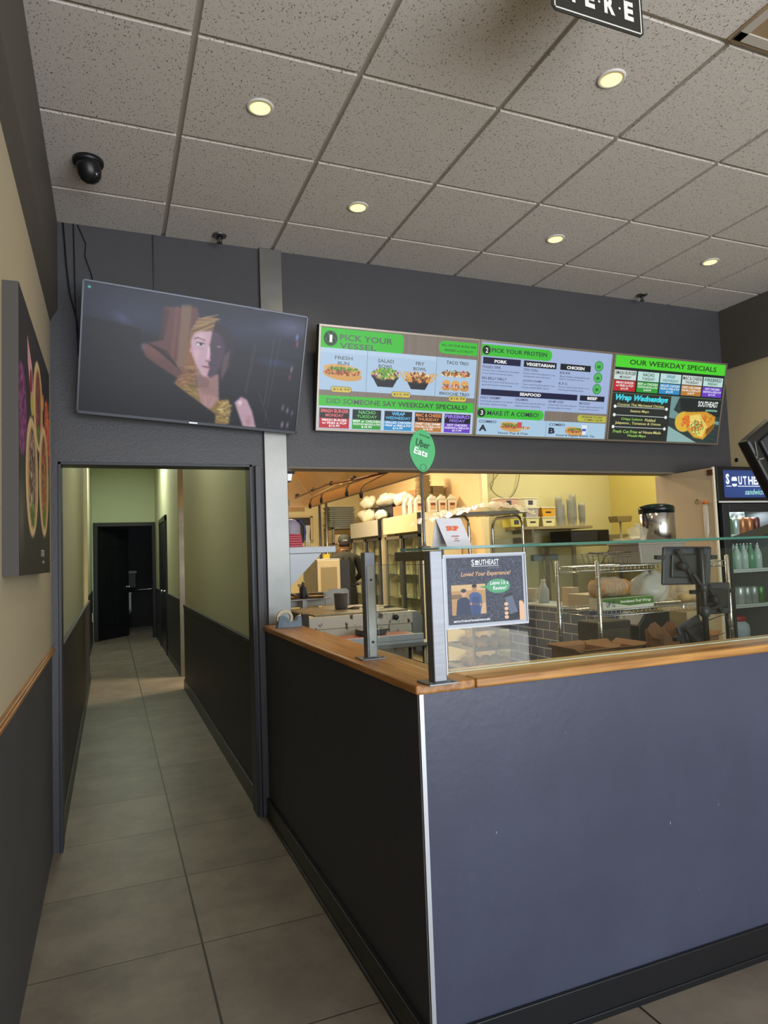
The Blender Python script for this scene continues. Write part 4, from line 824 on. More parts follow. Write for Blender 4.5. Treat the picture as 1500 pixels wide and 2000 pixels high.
# prep counter behind glass
t = thing('prep_counter', (2.75, 2.25, 0), 'low stainless back counter just behind the oak topped counter', 'prep counter')
MB().box(-1.05, 1.1, -.28, .40, .84, .868).build('worktop', STEELD, t, .003); MB().box(-1.03, 1.08, -.26, .38, .1, .84).build('cabinet', STEELD, t)
for x in (-.98, -.2, .5, 1.02): MB().box(x, x+.04, -.24, -.2, 0, .1).build('foot', BLK, t)
def carton(x0, x1, y0, y1, z0, z1, lab, flaps=True, rz=0):
    cx, cy = (x0+x1)/2, (y0+y1)/2; t = thing('cardboard_box', (cx, cy, z0), lab, 'cardboard box', rot=(0, 0, rz)); hx, hy, h = (x1-x0)/2, (y1-y0)/2, z1-z0
    m = MB().box(-hx, hx, -hy, -hy+.004, 0, h).box(-hx, hx, hy-.004, hy, 0, h).box(-hx, -hx+.004, -hy, hy, 0, h).box(hx-.004, hx, -hy, hy, 0, h).box(-hx, hx, -hy, hy, 0, .004)
    m.build('box_body', CARD, t)
    if flaps:
        for s_ in (-1, 1):
            MB().obox((0, s_*(hy+.015), h+.006), (2*hx, .035, .003), (s_*.4, 0, 0)).build('flap', CARD, t); MB().obox((s_*(hx+.015), 0, h+.008), (.035, 2*hy, .003), (0, -s_*.55, 0)).build('flap', CARD, t)
carton(1.78, 1.96, 2.30, 2.50, .868, .985, 'small corrugated cardboard box left of the shelf post behind the glass')
carton(2.03, 2.19, 2.40, 2.60, .868, .965, 'low cardboard tray box behind the glass, between the other two boxes')
carton(2.50, 2.66, 2.40, 2.56, .868, .975, 'open cardboard box behind the black tablets', rz=.3)
# brown paper bag with torn rim
m = MB(); n = 24; vs = []; 
for j, (z, k_) in enumerate(((0, 1), (.07, 1.02), (.12, 1.0), (.16, 1.06))):
    for k in range(n):
        a = 2*PI*k/n; rx = .085*k_; ry = .06*k_; e = .6
        x = rx*math.copysign(abs(math.cos(a))**e, math.cos(a)); y = ry*math.copysign(abs(math.sin(a))**e, math.sin(a))
        zz = z+(.035*math.sin(a*3+.8)*math.cos(a*2) if j == 3 else 0); vs.append((x*(1+.04*math.sin(5*a+j)), y, zz))
m.add(vs, [(j*n+k, j*n+(k+1) % n, (j+1)*n+(k+1) % n, (j+1)*n+k) for j in range(3) for k in range(n)]+[tuple(range(n))[::-1]], 0, False)
o = m.build('paper_bag', mat('kraft_paper', '8c5f3e', rough=.8, noise=.12, bump=.3, bscale=14), None); o.location = (2.32, 2.40, .868); o.rotation_euler = (0, 0, .3)
o.modifiers.new('s', 'SOLIDIFY').thickness = .001
tag(o, 'open brown paper bag with uneven rim on the back counter', 'paper bag')

# near-right black display housing on a stand, cut by the frame edge
t = thing('order_display', (2.60, 2.06, 1.4), 'tilted black display housing at the right edge in front of the drinks cooler', 'display')
hb = MB().obox((0, 0, 0), (.21, .055, .36)).build('housing', BLK, t, .012); hb.location = (.015, -.04, .33); hb.rotation_euler = (0, -.56, 0)
MB().obox((.02, -.034, 0), (.15, .016, .29)).build('rear_cover', DGREY, hb, .006)
MB().obox((-.085, -.030, .13), (.006, .004, .06), (0, .4, 0)).obox((-.085, -.030, .08), (.03, .004, .006), (0, .4, 0)).build('cable_clip', STEELD, hb)
MB().bar((.06, 0, .30), (.11, 0, .05), .05, .022).build('neck', BLK, t, .004)
MB().prism([(-.14, .031), (.16, .031), (.16, .10), (.10, .085)], 'y', -.07, .09).build('foot', BLK, t, .004)

# ================================================================== WIRE RACK AND WHAT IT CARRIES
RX0, RX1, RY0, RY1 = 2.46, 3.42, 3.0, 3.36
t = thing('wire_shelving', (RX0, RY0, 0), 'chrome wire shelving rack behind the sneeze guard glass', 'wire shelving')
for px_ in (0, RX1-RX0):
    for py_ in (0, RY1-RY0):
        m = MB().lathe([(.0125, .01), (.0125, 1.335), (.006, 1.342)], (px_, py_, 0), n=14)
        for z in np.arange(.1, 1.3, .05): m.lathe([(.0131, z), (.0131, z+.004)], (px_, py_, 0), n=14)
        o = m.build('post', CHROME, t); MB().lathe([(.018, 0), (.018, .012)], (px_, py_, 0), n=12).build('foot', BLK, o)
for z in (.20, .62, 1.035, 1.275):
    m = MB(); w, d_ = RX1-RX0, RY1-RY0
    for y in (0, d_):
        for zz in (z, z+.03): m.tube([(0, y, zz), (w, y, zz)], .003, 6)
        for x in np.arange(.02, w, .03): m.tube([(x, y, z), (x, y, z+.03)], .0018, 5)
    for x in (0, w):
        for zz in (z, z+.03): m.tube([(x, 0, zz), (x, d_, zz)], .003, 6)
    for x in np.arange(.025, w, .025): m.tube([(x, 0, z+.032), (x, d_, z+.032)], .0017, 5)
    m.build('wire_shelf', CHROME, t)
ZS = 1.275+.0345; ZM = 1.035+.0345; ZL = .62+.0345
# urn: stands on an upturned grey bin
t = thing('storage_bin', (2.96, 3.16, ZS), 'grey translucent plastic bin on the top wire shelf under the steel urn', 'storage bin')
MB().prism([(-.165, 0), (.165, 0), (.175, .118), (-.175, .118)], 'y', -.13, .13).build('bin_body', mat('grey_bin', '8f897c', rough=.4, noise=.06), t, .008)
MB().box(-.182, .182, -.137, .137, .112, .122).build('rim', mat('grey_bin_rim', 'a39b8b', rough=.4), t, .003)
t = thing('beverage_urn', (3.03, 3.17, ZS+.1225), 'tall stainless beverage urn with black lid and carry handle on the rack top', 'urn')
t.location = (3.045, 3.15, ZS+.1222)
R_ = .100
MB().lathe([(R_-.004, 0), (R_, .004), (R_, .172), (R_-.003, .175)], n=40).build('urn_body', mat('urn_steel', 'c4c2bd', rough=.2, metal=1, noise=.04, nscale=3), t)
MB().lathe([(R_+.002, .172), (R_+.003, .205), (R_-.004, .215), (R_*.6, .226), (.02, .230)], n=40).build('urn_lid', mat('dark_teal_lid', '10201f', rough=.2), t)
MB().tube([(-R_-.001, 0, .185), (-R_-.012, -.01, .165), (-R_-.022, -.02, .13), (-R_-.020, -.02, .10), (-R_-.004, -.01, .078)], .006).build('carry_handle', BLK, t)
# wire basket
t = thing('wire_basket', (2.62, 3.10, ZS), 'shallow wire fry basket resting on the top wire shelf left of the bin', 'wire basket')
t.location = (2.62, 3.09, ZS)
m = MB()
for k in range(7): m.tube([(-.13+k*.035, -.07, .07), (-.12+k*.033, -.06, .012), (-.12+k*.033, .06, .012), (-.13+k*.035, .07, .07)], .0016, 5)
for k in range(4): y = -.07+k*.047; m.tube([(-.135, y, .07), (-.125, y*.9, .012), (.082, y*.9, .012), (.092, y, .07)], .0016, 5)
m.tube([(-.135, -.07, .07), (.092, -.07, .07), (.092, .07, .07), (-.135, .07, .07), (-.135, -.07, .07)], .0028, 6)
m.tube([(-.135, -.07, .045), (.09, -.07, .045)], .0016, 5)
m.build('basket', mat('dark_wire', '6b655c', rough=.3, metal=.9), t)
m = MB(); 
for k in range(9): m.tube([(-.15+rng.uniform(0, .03), -.06+.012*k, .035+rng.uniform(0, .03)), (.06+rng.uniform(0, .05), -.05+.012*k, .03+rng.uniform(0, .03))], .0018, 5)
o = m.build('skewers', mat('skewer_metal', '8c8478', rough=.35, metal=.7), None); o.location = (2.60, 3.09, ZS+.015); tag(o, 'loose bundle of thin metal skewers lying in the wire basket', 'skewers', kind='stuff')
# knotted plastic bag
o = MB().blob((0, 0, .045), (.055, .05, .052), 3, .16, 4, flat=.85).blob((0, 0, .10), (.016, .015, .012), 5, .3, 3).build('plastic_bag', PLAST); o.location = (2.845, 3.10, ZS+.1224); tag(o, 'crumpled clear plastic bag on the grey bin left of the urn', 'plastic bag')
# foil wrap box
t = thing('foil_wrap_box', (2.665, 3.035, ZM), 'green and white carton of insulated foil wrap on the middle wire shelf', 'foil wrap box', rot=(0, 0, .04))
MB().box(-.185, .185, -.03, .08, 0, .062).build('carton', mat('carton_white', 'd9d6c2', rough=.5), t, .001)
MB().add([(-.185, -.0306, .045), (.0, -.0306, .016), (.185, -.0306, .020), (.185, -.0306, .060), (-.185, -.0306, .060)], [(0, 1, 2, 3, 4)]).add([(-.183, -.028, .0626), (.183, -.028, .0626), (.183, .078, .0626), (-.183, .078, .0626)], [(0, 1, 2, 3)]).build('green_band', mat('carton_green', '4f7a2c', rough=.5), t)
lettering('lettering', [('Insulated Foil Wrap', -.06, .165, .028, .048, 0, .1, .03), ('UP 12', -.16, -.10, .014, .046, 1, .1)], [ink('f0eedc'), ink('2a3350')], t, y=-.0312)
# bread in a bag
t = thing('sliced_bread', (2.62, 3.10, ZM+.063), 'sliced brown bread loaf in clear bag lying on the foil wrap carton', 'bread')
m = MB()
for k in range(10): m.blob((-.105+k*.023, 0, .048), (.016, .06, .05), k, .05, 3, n=12, m=8, flat=.92)
m.build('loaf', BREAD, t)
MB().blob((0, 0, .052), (.138, .07, .056), 11, .10, 4, flat=.9).build('bread_bag', PLAST, t)
# milky bag and second bread
o = MB().blob((0, 0, .083), (.12, .09, .095), 21, .14, 3, n=28, m=18, flat=.85).build('plastic_bag', PLASTW); o.location = (3.0, 3.19, ZM+.004); tag(o, 'large milky plastic bag slumped on the middle shelf right of the bread', 'plastic bag')
t = thing('bread_bag', (3.275, 3.16, ZM), 'bag of pale buns on the middle shelf beside the milky bag', 'bread')
m = MB()
for k, (x, y, z) in enumerate(((-.07, -.03, .03), (.0, -.04, .03), (.06, -.02, .032), (-.03, .02, .07), (.04, .02, .07))): m.blob((x, y, z), (.045, .04, .03), k, .04, 3, n=14, m=8)
m.build('buns', mat('pale_buns', 'd8b070', rough=.6, noise=.2, nscale=9), t)
MB().blob((0, 0, .055), (.13, .08, .06), 31, .10, 4, flat=.88).build('bag_film', PLAST, t)
# dark machines on the low shelf
t = thing('coffee_grinder', (2.63, 3.18, ZL), 'dark grey upright appliance on the lower wire shelf behind the post', 'appliance')
MB().box(-.11, .11, -.10, .10, .02, .34).build('case', mat('dark_bronze', '3a352e', rough=.5), t, .008); MB().box(-.09, .09, -.104, -.10, .04, .30).build('front_plate', mat('bronze_plate', '5c5345', rough=.4, metal=.4), t); MB().box(-.1, .1, -.09, .09, 0, .02).build('base', BLK, t)
t = thing('drink_dispenser', (2.93, 3.18, ZL), 'black angular drink machine on the lower wire shelf behind the paper bag', 'appliance')
MB().prism([(-.12, .0), (.12, 0), (.12, .37), (-.06, .37), (-.12, .30)], 'y', -.08, .12).build('case', BLK, t, .008)
MB().obox((.02, -.09, .18), (.05, .03, .16), (0, .3, 0)).build('spout_arm', DGREY, t, .004); MB().box(-.11, .11, -.13, -.08, 0, .03).build('drip_tray', DGREY, t, .003); MB().lathe([(.03, 0), (.03, -.03), (.02, -.04)], (-.05, -.08, .25), n=16, axis='y').build('dial', DGREY, t)
t = thing('cereal_carton', (3.25, 3.15, ZL), 'beige carton on the lower wire shelf at right, beside the black machine', 'box')
MB().box(-.12, .10, -.10, .12, 0, .36).build('carton', mat('beige_carton', 'b9a47a', rough=.7), t, .003)

# ================================================================== DRINKS COOLER (x 3.92.., front y 3.45)
CX0, CX1, CY0, CY1, CH = 3.925, 4.46, 3.45, 3.99, 1.945
t = thing('drinks_cooler', (CX0, CY0, 0), 'black upright glass-door drinks cooler with lit blue header at the right', 'cooler')
W_ = CX1-CX0; D_ = CY1-CY0
MB().box(-.03, W_, .0, D_, 1.70, CH).build('header', BLK, t, .004)
MB().box(-.03, W_, -.004, .002, 1.690, 1.702).build('header_trim', mat('pale_trim', 'd5d3d0', rough=.3), t)
p = Paint(200, 84, '27407c'); p.ell(.5, .5, .7, .7, '34549a', .8, 0, 1); p.rect(0, 0, 1, .03, '1c2f60')
sc = p.build('lit_panel', W_-.05, .195, _glow('ffffff', 1) if False else vmat('header_glow', .95, .3), t, y=-.003, off=(W_/2, 0, 1.823))
lettering('lettering', [('S', .045, .080, 1.818, 1.893, 0, 0, .05), ('U', .165, .20, 1.815, 1.876, 0, 0, .04), ('T', .21, .245, 1.815, 1.876, 0, 0, .04), ('HEAST', .26, .47, 1.815, 1.876, 0, 0, .04), ('sandwiches', .22, .45, 1.745, 1.785, 1, .25, .02)],
   [_glow('f4f8ff', 1.0), _glow('9fe0d8', .95)], t, y=-.0045)
MB().box(.045, .095, -.0055, -.0045, 1.803, 1.808).box(.155, .47, -.0055, -.0045, 1.803, 1.808).prism([(.100, 1.842), (.150, 1.842), (.150, 1.862), (.142, 1.872), (.108, 1.870), (.100, 1.860)], 'y', -.0055, -.0045).prism([(.103, 1.822), (.147, 1.822), (.147, 1.810), (.135, 1.803), (.115, 1.803), (.103, 1.810)], 'y', -.0055, -.0045).build('burger_logo', _glow('f4f8ff', 1.0), t)
m = MB().box(0, .03, .03, D_, .08, 1.69).box(W_-.03, W_, .03, D_, .08, 1.69).box(0, W_, D_-.03, D_, .08, 1.69).box(0, W_, .03, D_, 1.64, 1.69).box(0, W_, .03, D_, .08, .14).box(.01, W_-.01, .02, D_, 0, .08)
m.build('cabinet', BLK, t, .003)
MB().box(.03, W_-.03, D_-.034, D_-.03, .14, 1.64).box(.03, .034, .04, D_-.03, .14, 1.64).box(W_-.034, W_-.03, .04, D_-.03, .14, 1.64).build('inner_liner', mat('cooler_liner', '8f9196', rough=.4), t)
MB().box(.0, .065, .0, .03, .10, 1.685).box(W_-.05, W_, .0, .03, .10, 1.685).box(.065, W_-.05, .0, .03, .10, .16).box(.065, W_-.05, .0, .03, 1.625, 1.685).build('door_frame', DGREY, t, .003)
MB().box(.055, W_-.045, .012, .016, .15, 1.63).build('door_glass', GLASS, t)
MB().box(.020, .032, -.022, -.010, .75, 1.3).box(.022, .030, -.012, .0, .78, .80).box(.022, .030, -.012, .0, 1.25, 1.27).build('door_handle', DGREY, t, .002)
SHZ = (.68, .975, 1.222, 1.468)
for z in SHZ:
    s = MB().box(.034, W_-.034, .045, D_-.04, z-.004, z).box(.034, W_-.034, .038, .045, z-.022, z+.002)
    o = s.build('shelf', mat('white_shelf', 'dcdcd8', rough=.4), t)
    q = MB()
    for x in np.arange(.05, W_-.04, .012): q.box(x, x+.006, .0372, .038, z-.013, z-.007)
    q.build('price_rail_holes', mat('rail_grey', '85878c', rough=.5), o)
for zz, e in ((1.64, 10),):
    l = bpy.data.lights.new('cooler_lamp', 'AREA'); l.shape = 'RECTANGLE'; l.size = .4; l.size_y = .1; l.energy = 1.6; l.color = (.86, .95, 1)
    lo = bpy.data.objects.new('cooler_lamp', l); C.objects.link(lo); lo.location = (CX0+W_/2, CY0+.12, 1.63)
# cans and bottles
def can_proto(loc, h):
    t_ = thing('drink_can', loc, '', 'can', 'cans in the drinks cooler')
    return t_
CANC = {'silver': 'b9bcbc', 'copper': 'b5764f', 'red': 'a33a3a', 'green': '5f8a5a', 'white': 'd4d6d2', 'maroon': '6a3a36'}
canmesh = {}
def drink_can(x, y, z, col, lab):
    if col not in canmesh:
        o = MB().lathe([(.024, 0), (.031, .005), (.031, .108), (.026, .120)], n=20).build('drink_can', mat('can_'+col, CANC[col], rough=.3, metal=.5)); 
        MB().lathe([(.026, .1195), (.0265, .122), (.024, .1205)], n=20).build('can_lid', CHROME, o)
        canmesh[col] = o
        t_ = o; t_.location = (x, y, z)
    else: t_ = copy_tree(canmesh[col], (x, y, z))
    tag(t_, lab, 'can', 'cans in the drinks cooler')
botmesh = {}
def bottle(x, y, z, col, lab):
    if col not in botmesh:
        h = {'green': '6fae8a', 'clear': 'd5e2dc'}[col]
        o = MB().lathe([(.024, 0), (.029, .004), (.029, .10), (.022, .125), (.012, .15), (.011, .172), (.013, .173)], n=18).build('glass_bottle', mat('bottle_'+col, h, rough=.06, alpha=.75, spec=.8))
        MB().lathe([(.0145, .171), (.0145, .182), (.012, .184)], n=16).build('bottle_cap', CHROME, o)
        botmesh[col] = o; t_ = o; t_.location = (x, y, z)
    else: t_ = copy_tree(botmesh[col], (x, y, z))
    tag(t_, lab, 'bottle', 'bottles in the drinks cooler')
shelfname = ['bottom shelf', 'second shelf', 'third shelf', 'top shelf']; order = ['first', 'second', 'third', 'fourth', 'fifth', 'sixth']
rows = [(3, ['silver', 'green', 'silver', 'copper', 'copper', 'maroon']), (2, ['bg', 'bg', 'bc', 'bc', 'bg', 'bc']), (1, ['red', 'silver', 'white', 'silver', 'silver', 'green'])]
for si, kinds in rows:
    z = SHZ[si]
    for k, kd in enumerate(kinds):
        x = CX0+.085+k*.068
        for rr in (0, 1):
            y = CY0+.10+rr*.085; pos = 'in front' if rr == 0 else 'in the row behind'
            if kd == 'bg': bottle(x, y, z, 'green', '%s from the left on the cooler %s, green glass bottle %s' % (order[k].capitalize(), shelfname[si], pos))
            elif kd == 'bc': bottle(x, y, z, 'clear', '%s from the left on the cooler %s, clear glass bottle %s' % (order[k].capitalize(), shelfname[si], pos))
            else: drink_can(x, y, z, kd, '%s from the left on the cooler %s, %s drink can %s' % (order[k].capitalize(), shelfname[si], kd, pos))
for k in range(3): drink_can(CX0+.12+k*.09, CY0+.12, SHZ[3]+.1222, 'silver', 'silver can laid on the can row of the cooler top shelf, %s from left' % order[k])
t = thing('lidded_jar', (4.135, 3.60, SHZ[0]), 'big white plastic jar with a red lid at the bottom of the drinks cooler', 'jar')
MB().lathe([(.085, 0), (.096, .008), (.098, .12), (.092, .15), (.07, .17), (.066, .18)], n=28).build('jar_body', mat('milky_jar', 'c9cfdf', rough=.3), t)
MB().lathe([(.072, .174), (.074, .18), (.074, .208), (.068, .212)], n=28).build('jar_lid', RED, t)
# beige side panel by the cooler with hooked bag
t = thing('side_partition', (3.88, 3.465, 0), 'beige side panel with pale front edge standing left of the drinks cooler', 'partition')
MB().box(-.0, .012, .012, .54, 0, 1.938).build('panel', mat('beige_side_panel', 'c2b093', rough=.6, noise=.05, nscale=3), t)
MB().box(-.003, .014, 0, .013, 0, 1.942).build('edge_strip', mat('edge_cream', 'e6dcc4', rough=.5), t)
MB().box(-.006, .0, .004, .05, 1.885, 1.925).build('hinge_plate', mat('rusty_brown', '5c3524', rough=.6, noise=.4, nscale=30), t)
t = thing('hanging_bag', (3.865, 3.54, 1.70), 'narrow clear bag with orange tie hanging on the beige side panel', 'plastic bag')
MB().blob((0, 0, -.13), (.008, .022, .125), 9, .14, 3).build('bag_film', PLASTW, t)
MB().blob((0, 0, .0), (.010, .020, .012), 2, .2, 3).build('orange_tie', mat('orange_tie', 'd4772c', rough=.5), t)
t = thing('wall_hook', (3.879, 3.62, 1.71), 'small brass ring hook on the beige side panel above the bag', 'hook')
MB().tube([(-.004, .014*math.cos(a), .016*math.sin(a)) for a in np.linspace(0, 2*PI, 17)], .0018, 6).build('ring', mat('brass', '8f7a45', rough=.3, metal=1), t)
MB().lathe([(.006, 0), (.004, -.006)], (0, 0, .016), n=10, axis='x').build('screw_base', MATS['brass'], t)
tag(MB().lathe([(.016, -.002), (.016, .001)], (4.489, 3.785, 2.047), n=20, axis='x').build('cable_hole', BLKM, None, loc=(4.489, 3.785, 2.047)), 'round black cable hole in the cream wall above the cooler', 'cable hole')

# ================================================================== STEEL SHELF AT THE COLUMN
t = thing('wall_shelf', (.957, 3.965, 1.442), 'pale steel shelf on a triangular bracket fixed beside the steel column', 'shelf')
MB().box(0, .29, -.11, .22, 0, .038).build('shelf_top', WHITEM, t, .003)
MB().prism([(0, -.002), (.20, -.002), (.0, -.200)], 'y', -.11, -.105).build('bracket', WHITEM, t)
MB().prism([(0, -.002), (.20, -.002), (.0, -.200)], 'y', .20, .205).build('bracket', WHITEM, t)
ZT = 1.481
t = thing('red_box', (1.005, 3.93, ZT), 'bright red ribbed plastic box on the steel shelf', 'box')
m = MB(); 
for k in range(5): m.box(-.045, .048-.002*k, -.05, .05, k*.014, k*.014+.0125)
m.prism([(-.045, .07), (.040, .07), (.030, .078), (-.045, .078)], 'y', -.05, .05); m.build('box_body', RED, t, .001)
t = thing('plastic_jug', (1.02, 4.04, ZT), 'lavender jug with navy looped handle behind the red box on the steel shelf', 'jug')
MB().lathe([(.058, 0), (.062, .01), (.060, .13), (.045, .165), (.01, .175)], n=28).build('jug_body', mat('lavender_plastic', '9d98ac', rough=.4), t)
MB().tube([(.03, -.03, .165), (.058, -.03, .16), (.078, -.03, .13), (.082, -.03, .09), (.075, -.03, .05), (.055, -.03, .02)], .0085, 10).build('jug_handle', mat('navy_plastic', '1f2450', rough=.3), t)
tag(MB().prism([(-.016, 0), (.016, 0), (.012, .07), (.018, .135), (-.018, .135), (-.012, .07)], 'y', -.01, .01).build('utensil_holder', BEIGE, None, loc=None), 'cream waisted holder on the steel shelf beside the jug', 'holder').location = (1.13, 4.06, ZT)
# emergency lamp at the lintel
t = thing('wall_lamp', (1.0, 4.03, 1.93), 'small lit white lamp with grey cap by the top of the steel column', 'lamp')
MB().box(-.04, .048, -.03, .03, 0, .018).build('cap', DGREY, t, .004); MB().prism([(-.035, 0), (.033, 0), (.026, -.042), (-.035, -.042)], 'y', -.02, .02).build('lamp_lens', _glow('e8eef0', 1.0), t)
MB().prism([(-.035, -.042), (.026, -.042), (.022, -.050), (-.035, -.050)], 'y', -.021, .021).build('lens_rim', DGREY, t)

# ================================================================== EXHAUST HOOD
t = thing('exhaust_hood', (1.0, 4.0, 2.0), 'long stainless exhaust hood glowing copper over the cooking line', 'exhaust hood')
L = 3.55
COP = mat('warm_hood_steel', 'c9a878', rough=.3, metal=.9, noise=.08, nscale=3)
MB().box(1.150, 1.172, 0, L, 0, .11).box(1.125, 1.150, 0, L, 0, .02).build('front_lip', mat('hood_lip', '8d7450', rough=.4, metal=.8), t)
MB().add([(1.16, 0, .11), (1.16, L, .11), (.75, L, .72), (.75, 0, .72)], [(0, 1, 2, 3)]).build('sloped_front', COP, t)
MB().box(-.08, -.06, 0, L, 0, .72).box(-.08, .75, 0, L, .70, .72).build('rear_panel', COP, t)
MB().prism([(-.06, .0), (1.15, 0), (1.15, .11), (.75, .70), (-.06, .70)], 'y', L-.02, L).build('end_panel', COP, t)
PIPE = mat('red_brown_pipe', '5a3426', rough=.4, metal=.6)
MB().tube([(.85, .25, .005), (.85, 1.1, .035), (.85, 1.95, .087), (.85, 3.08, .068)], .011, 10).build('main_pipe', PIPE, t)
for y in (.6, 1.2, 1.8, 2.4, 3.0):
    MB().lathe([(.019, -.022), (.019, .022)], (.85, y, .005+.082*min(1, y/1.95)), n=12, axis='y').build('pipe_coupling', DGREY, t)
for ya, za, yn, zn in ((2.05, .075, 3.02, -.018), (1.70, .062, 2.60, .002), (1.10, .055, 1.80, -.005), (.55, .050, 1.42, -.055)):
    o = MB().tube([(.97, ya-.3, za+.0), (.97, ya, za+.01), (.98, yn-.12, zn+.07), (.99, yn-.03, zn+.045), (.995, yn, zn)], .010, 8).build('drop_pipe', mat('drop_pipe_metal', 'a89070', rough=.3, metal=.9), t)
    MB().lathe([(.013, .02), (.017, 0), (.012, -.035)], (.995, yn, zn), n=12).build('nozzle', BLK, o)
MB().box(-.055, .9, L-.03, L-.02, .02, .09).build('grease_filter', STEELD, t)
for y in (.9, 2.2):
    MB().lathe([(.05, 0), (.05, -.03), (.03, -.05)], (.3, y, .69), n=20).build('hood_lamp', _glow('ffd890', 3), t)
    l = bpy.data.lights.new('hood_lamp', 'POINT'); l.energy = 24; l.color = (1, .78, .46); l.shadow_soft_size = .05
    lo = bpy.data.objects.new('hood_bulb', l); C.objects.link(lo); lo.location = (1.3, 4.0+y, 2.55)

# ================================================================== COOKING LINE
t = thing('griddle_station', (1.16, 4.2, 0), 'grease-stained stainless griddle cabinet behind the oak counter', 'griddle')
stn = bpy.data.materials.new('stained_steel'); stn.use_nodes = True; nt = stn.node_tree; b_ = nt.nodes['Principled BSDF']
tc = nt.nodes.new('ShaderNodeTexCoord'); mp = nt.nodes.new('ShaderNodeMapping'); mp.inputs['Scale'].default_value = (1, 1, .6); nt.links.new(tc.outputs['Object'], mp.inputs[0])
n1 = nt.nodes.new('ShaderNodeTexNoise'); n1.inputs['Scale'].default_value = 26; n1.inputs['Detail'].default_value = 5; nt.links.new(mp.outputs[0], n1.inputs[0])
cr = nt.nodes.new('ShaderNodeValToRGB'); nt.links.new(n1.outputs[0], cr.inputs[0]); cr.color_ramp.elements[0].position = .36; cr.color_ramp.elements[1].position = .43
cr.color_ramp.elements[0].color = (*rgb('4a3020'), 1); cr.color_ramp.elements[1].color = (*rgb('c9bfae'), 1); nt.links.new(cr.outputs[0], b_.inputs['Base Color']); b_.inputs['Roughness'].default_value = .45; b_.inputs['Metallic'].default_value = .2
MB().box(0, .72, 0, .75, .55, .90).box(.0, .72, -.01, .75, .955, 1.035).box(.005, .715, -.004, .7, .90, .955).build('stained_back', stn, t, .004)
MB().box(-.04, 0, -.01, .75, .9, 1.06).build('splash_side', mat('dark_splash', '3b352c', rough=.5, metal=.5), t)
MB().box(.05, .70, .02, .73, 1.035, 1.045).build('griddle_plate', mat('griddle_plate', '6f6a55', rough=.45, metal=.5, noise=.4, nscale=10), t)
MB().prism([(.72, .90), (.72, 1.03), (.76, 1.03), (.80, 1.0), (.80, .95), (.785, .76), (.74, .76)], 'y', .0, .7).build('end_cap', STEELD, t, .003)
for x in (.03, .66):
    for y in (.05, .65): MB().box(x, x+.04, y, y+.04, 0, .55).build('leg', STEELD, t)
MB().lathe([(.018, 0), (.018, -.006), (.010, -.012)], (.60, -.01, 1.0), n=16, axis='y').build('control_knob', DGREY, t)
def tong(x, y, z, a, lab, L_=.16):
    t = thing('scraper', (x, y, z), lab, 'scraper', rot=(0, 0, a))
    MB().box(-L_/2, L_/2, -.006, .006, .012, .022).build('handle', mat('pale_handle', 'd6c9a0', rough=.5), t, .002); MB().prism([(L_/2-.01, 0), (L_/2+.06, 0), (L_/2+.06, .004), (L_/2-.01, .018)], 'y', -.028, .028).build('blade', STEELD, t)
tong(1.62, 4.45, 1.0455, 1.9, 'pale-handled griddle scraper pointing away, left of two on the griddle'); tong(1.74, 4.42, 1.0455, .5, 'pale-handled griddle scraper lying across at the right of the griddle')
tag(MB().lathe([(.040, 0), (.046, .005), (.050, .11), (.052, .112), (.046, .112), (.042, .01)], n=24).build('steel_canister', STEEL), 'small round steel canister on the griddle by the glass post', 'canister').location = (1.52, 4.62, 1.0455)
t = thing('drip_tray', (1.52, 3.99, .885), 'steel tray with rusty brown liner in front of the griddle', 'tray')
MB().prism([(-.24, 0), (.24, 0), (.26, .03), (-.26, .03)], 'y', -.10, .10).build('tray_body', STEELD, t, .004); MB().box(-.23, .23, -.095, .095, .031, .034).build('liner', mat('rust_liner', '8a4a34', rough=.6), t)
MB().prism([(-.10, .036), (.07, .036), (.09, .072), (-.10, .072)], 'y', -.03, .07).build('small_pan', BLK, t, .004)
MB().box(-.27, .29, -.115, -.10, .0, .036).box(-.29, .29, -.115, .115, -.02, -.001).build('rim', WHITEM, t, .002)
t2 = thing('undershelf_table', (1.52, 4.0, 0), 'steel table under the rusty lined tray behind the counter', 'table')
MB().box(-.40, .36, -.13, .15, .84, .864).build('table_top', STEELD, t2, .003)
for x in (-.36, .30):
    for y in (-.11, .11): MB().lathe([(.015, 0), (.015, .84)], (x, y, 0), n=10).build('leg', STEELD, t2)
# seasoning shelf behind the griddle
t = thing('seasoning_rail', (1.15, 5.02, 1.095), 'dark steel rail shelf with high end above the griddle', 'shelf')
MB().box(0, .42, 0, .16, 0, .010).box(0, .50, .16, .17, -.06, .05).prism([(.42, -.06), (.62, -.06), (.62, .05), (.60, .068), (.46, .066), (.42, .04)], 'y', .155, .16).build('rail_shelf', STEELD, t, .002)
MB().box(.20, .235, .02, .06, -1.095, 0).build('upright', STEELD, t); MB().box(.0, .03, .02, .06, -1.095, 0).build('upright', STEELD, t)
MB().box(0.0, .62, .10, .30, -.165, -.158).build('griddle_rear', mat('rear_plate', '8a8474', rough=.5, metal=.6, noise=.3, nscale=20), t)
for k, (x, h, cm, lb) in enumerate(((.03, .10, BLK, 'black seasoning bottle at the left end of the rail shelf'), (.22, .12, DGREY, 'dark sauce bottle in the middle of the rail shelf'))):
    o = thing('sauce_bottle', (1.15+x, 5.08, 1.1055), lb, 'bottle'); MB().lathe([(.026, 0), (.028, .006), (.028, h*.7), (.012, h*.85), (.010, h)], n=18).build('bottle_body', cm, o); MB().lathe([(.012, h), (.012, h+.014)], n=12).build('bottle_cap', BEIGE, o)
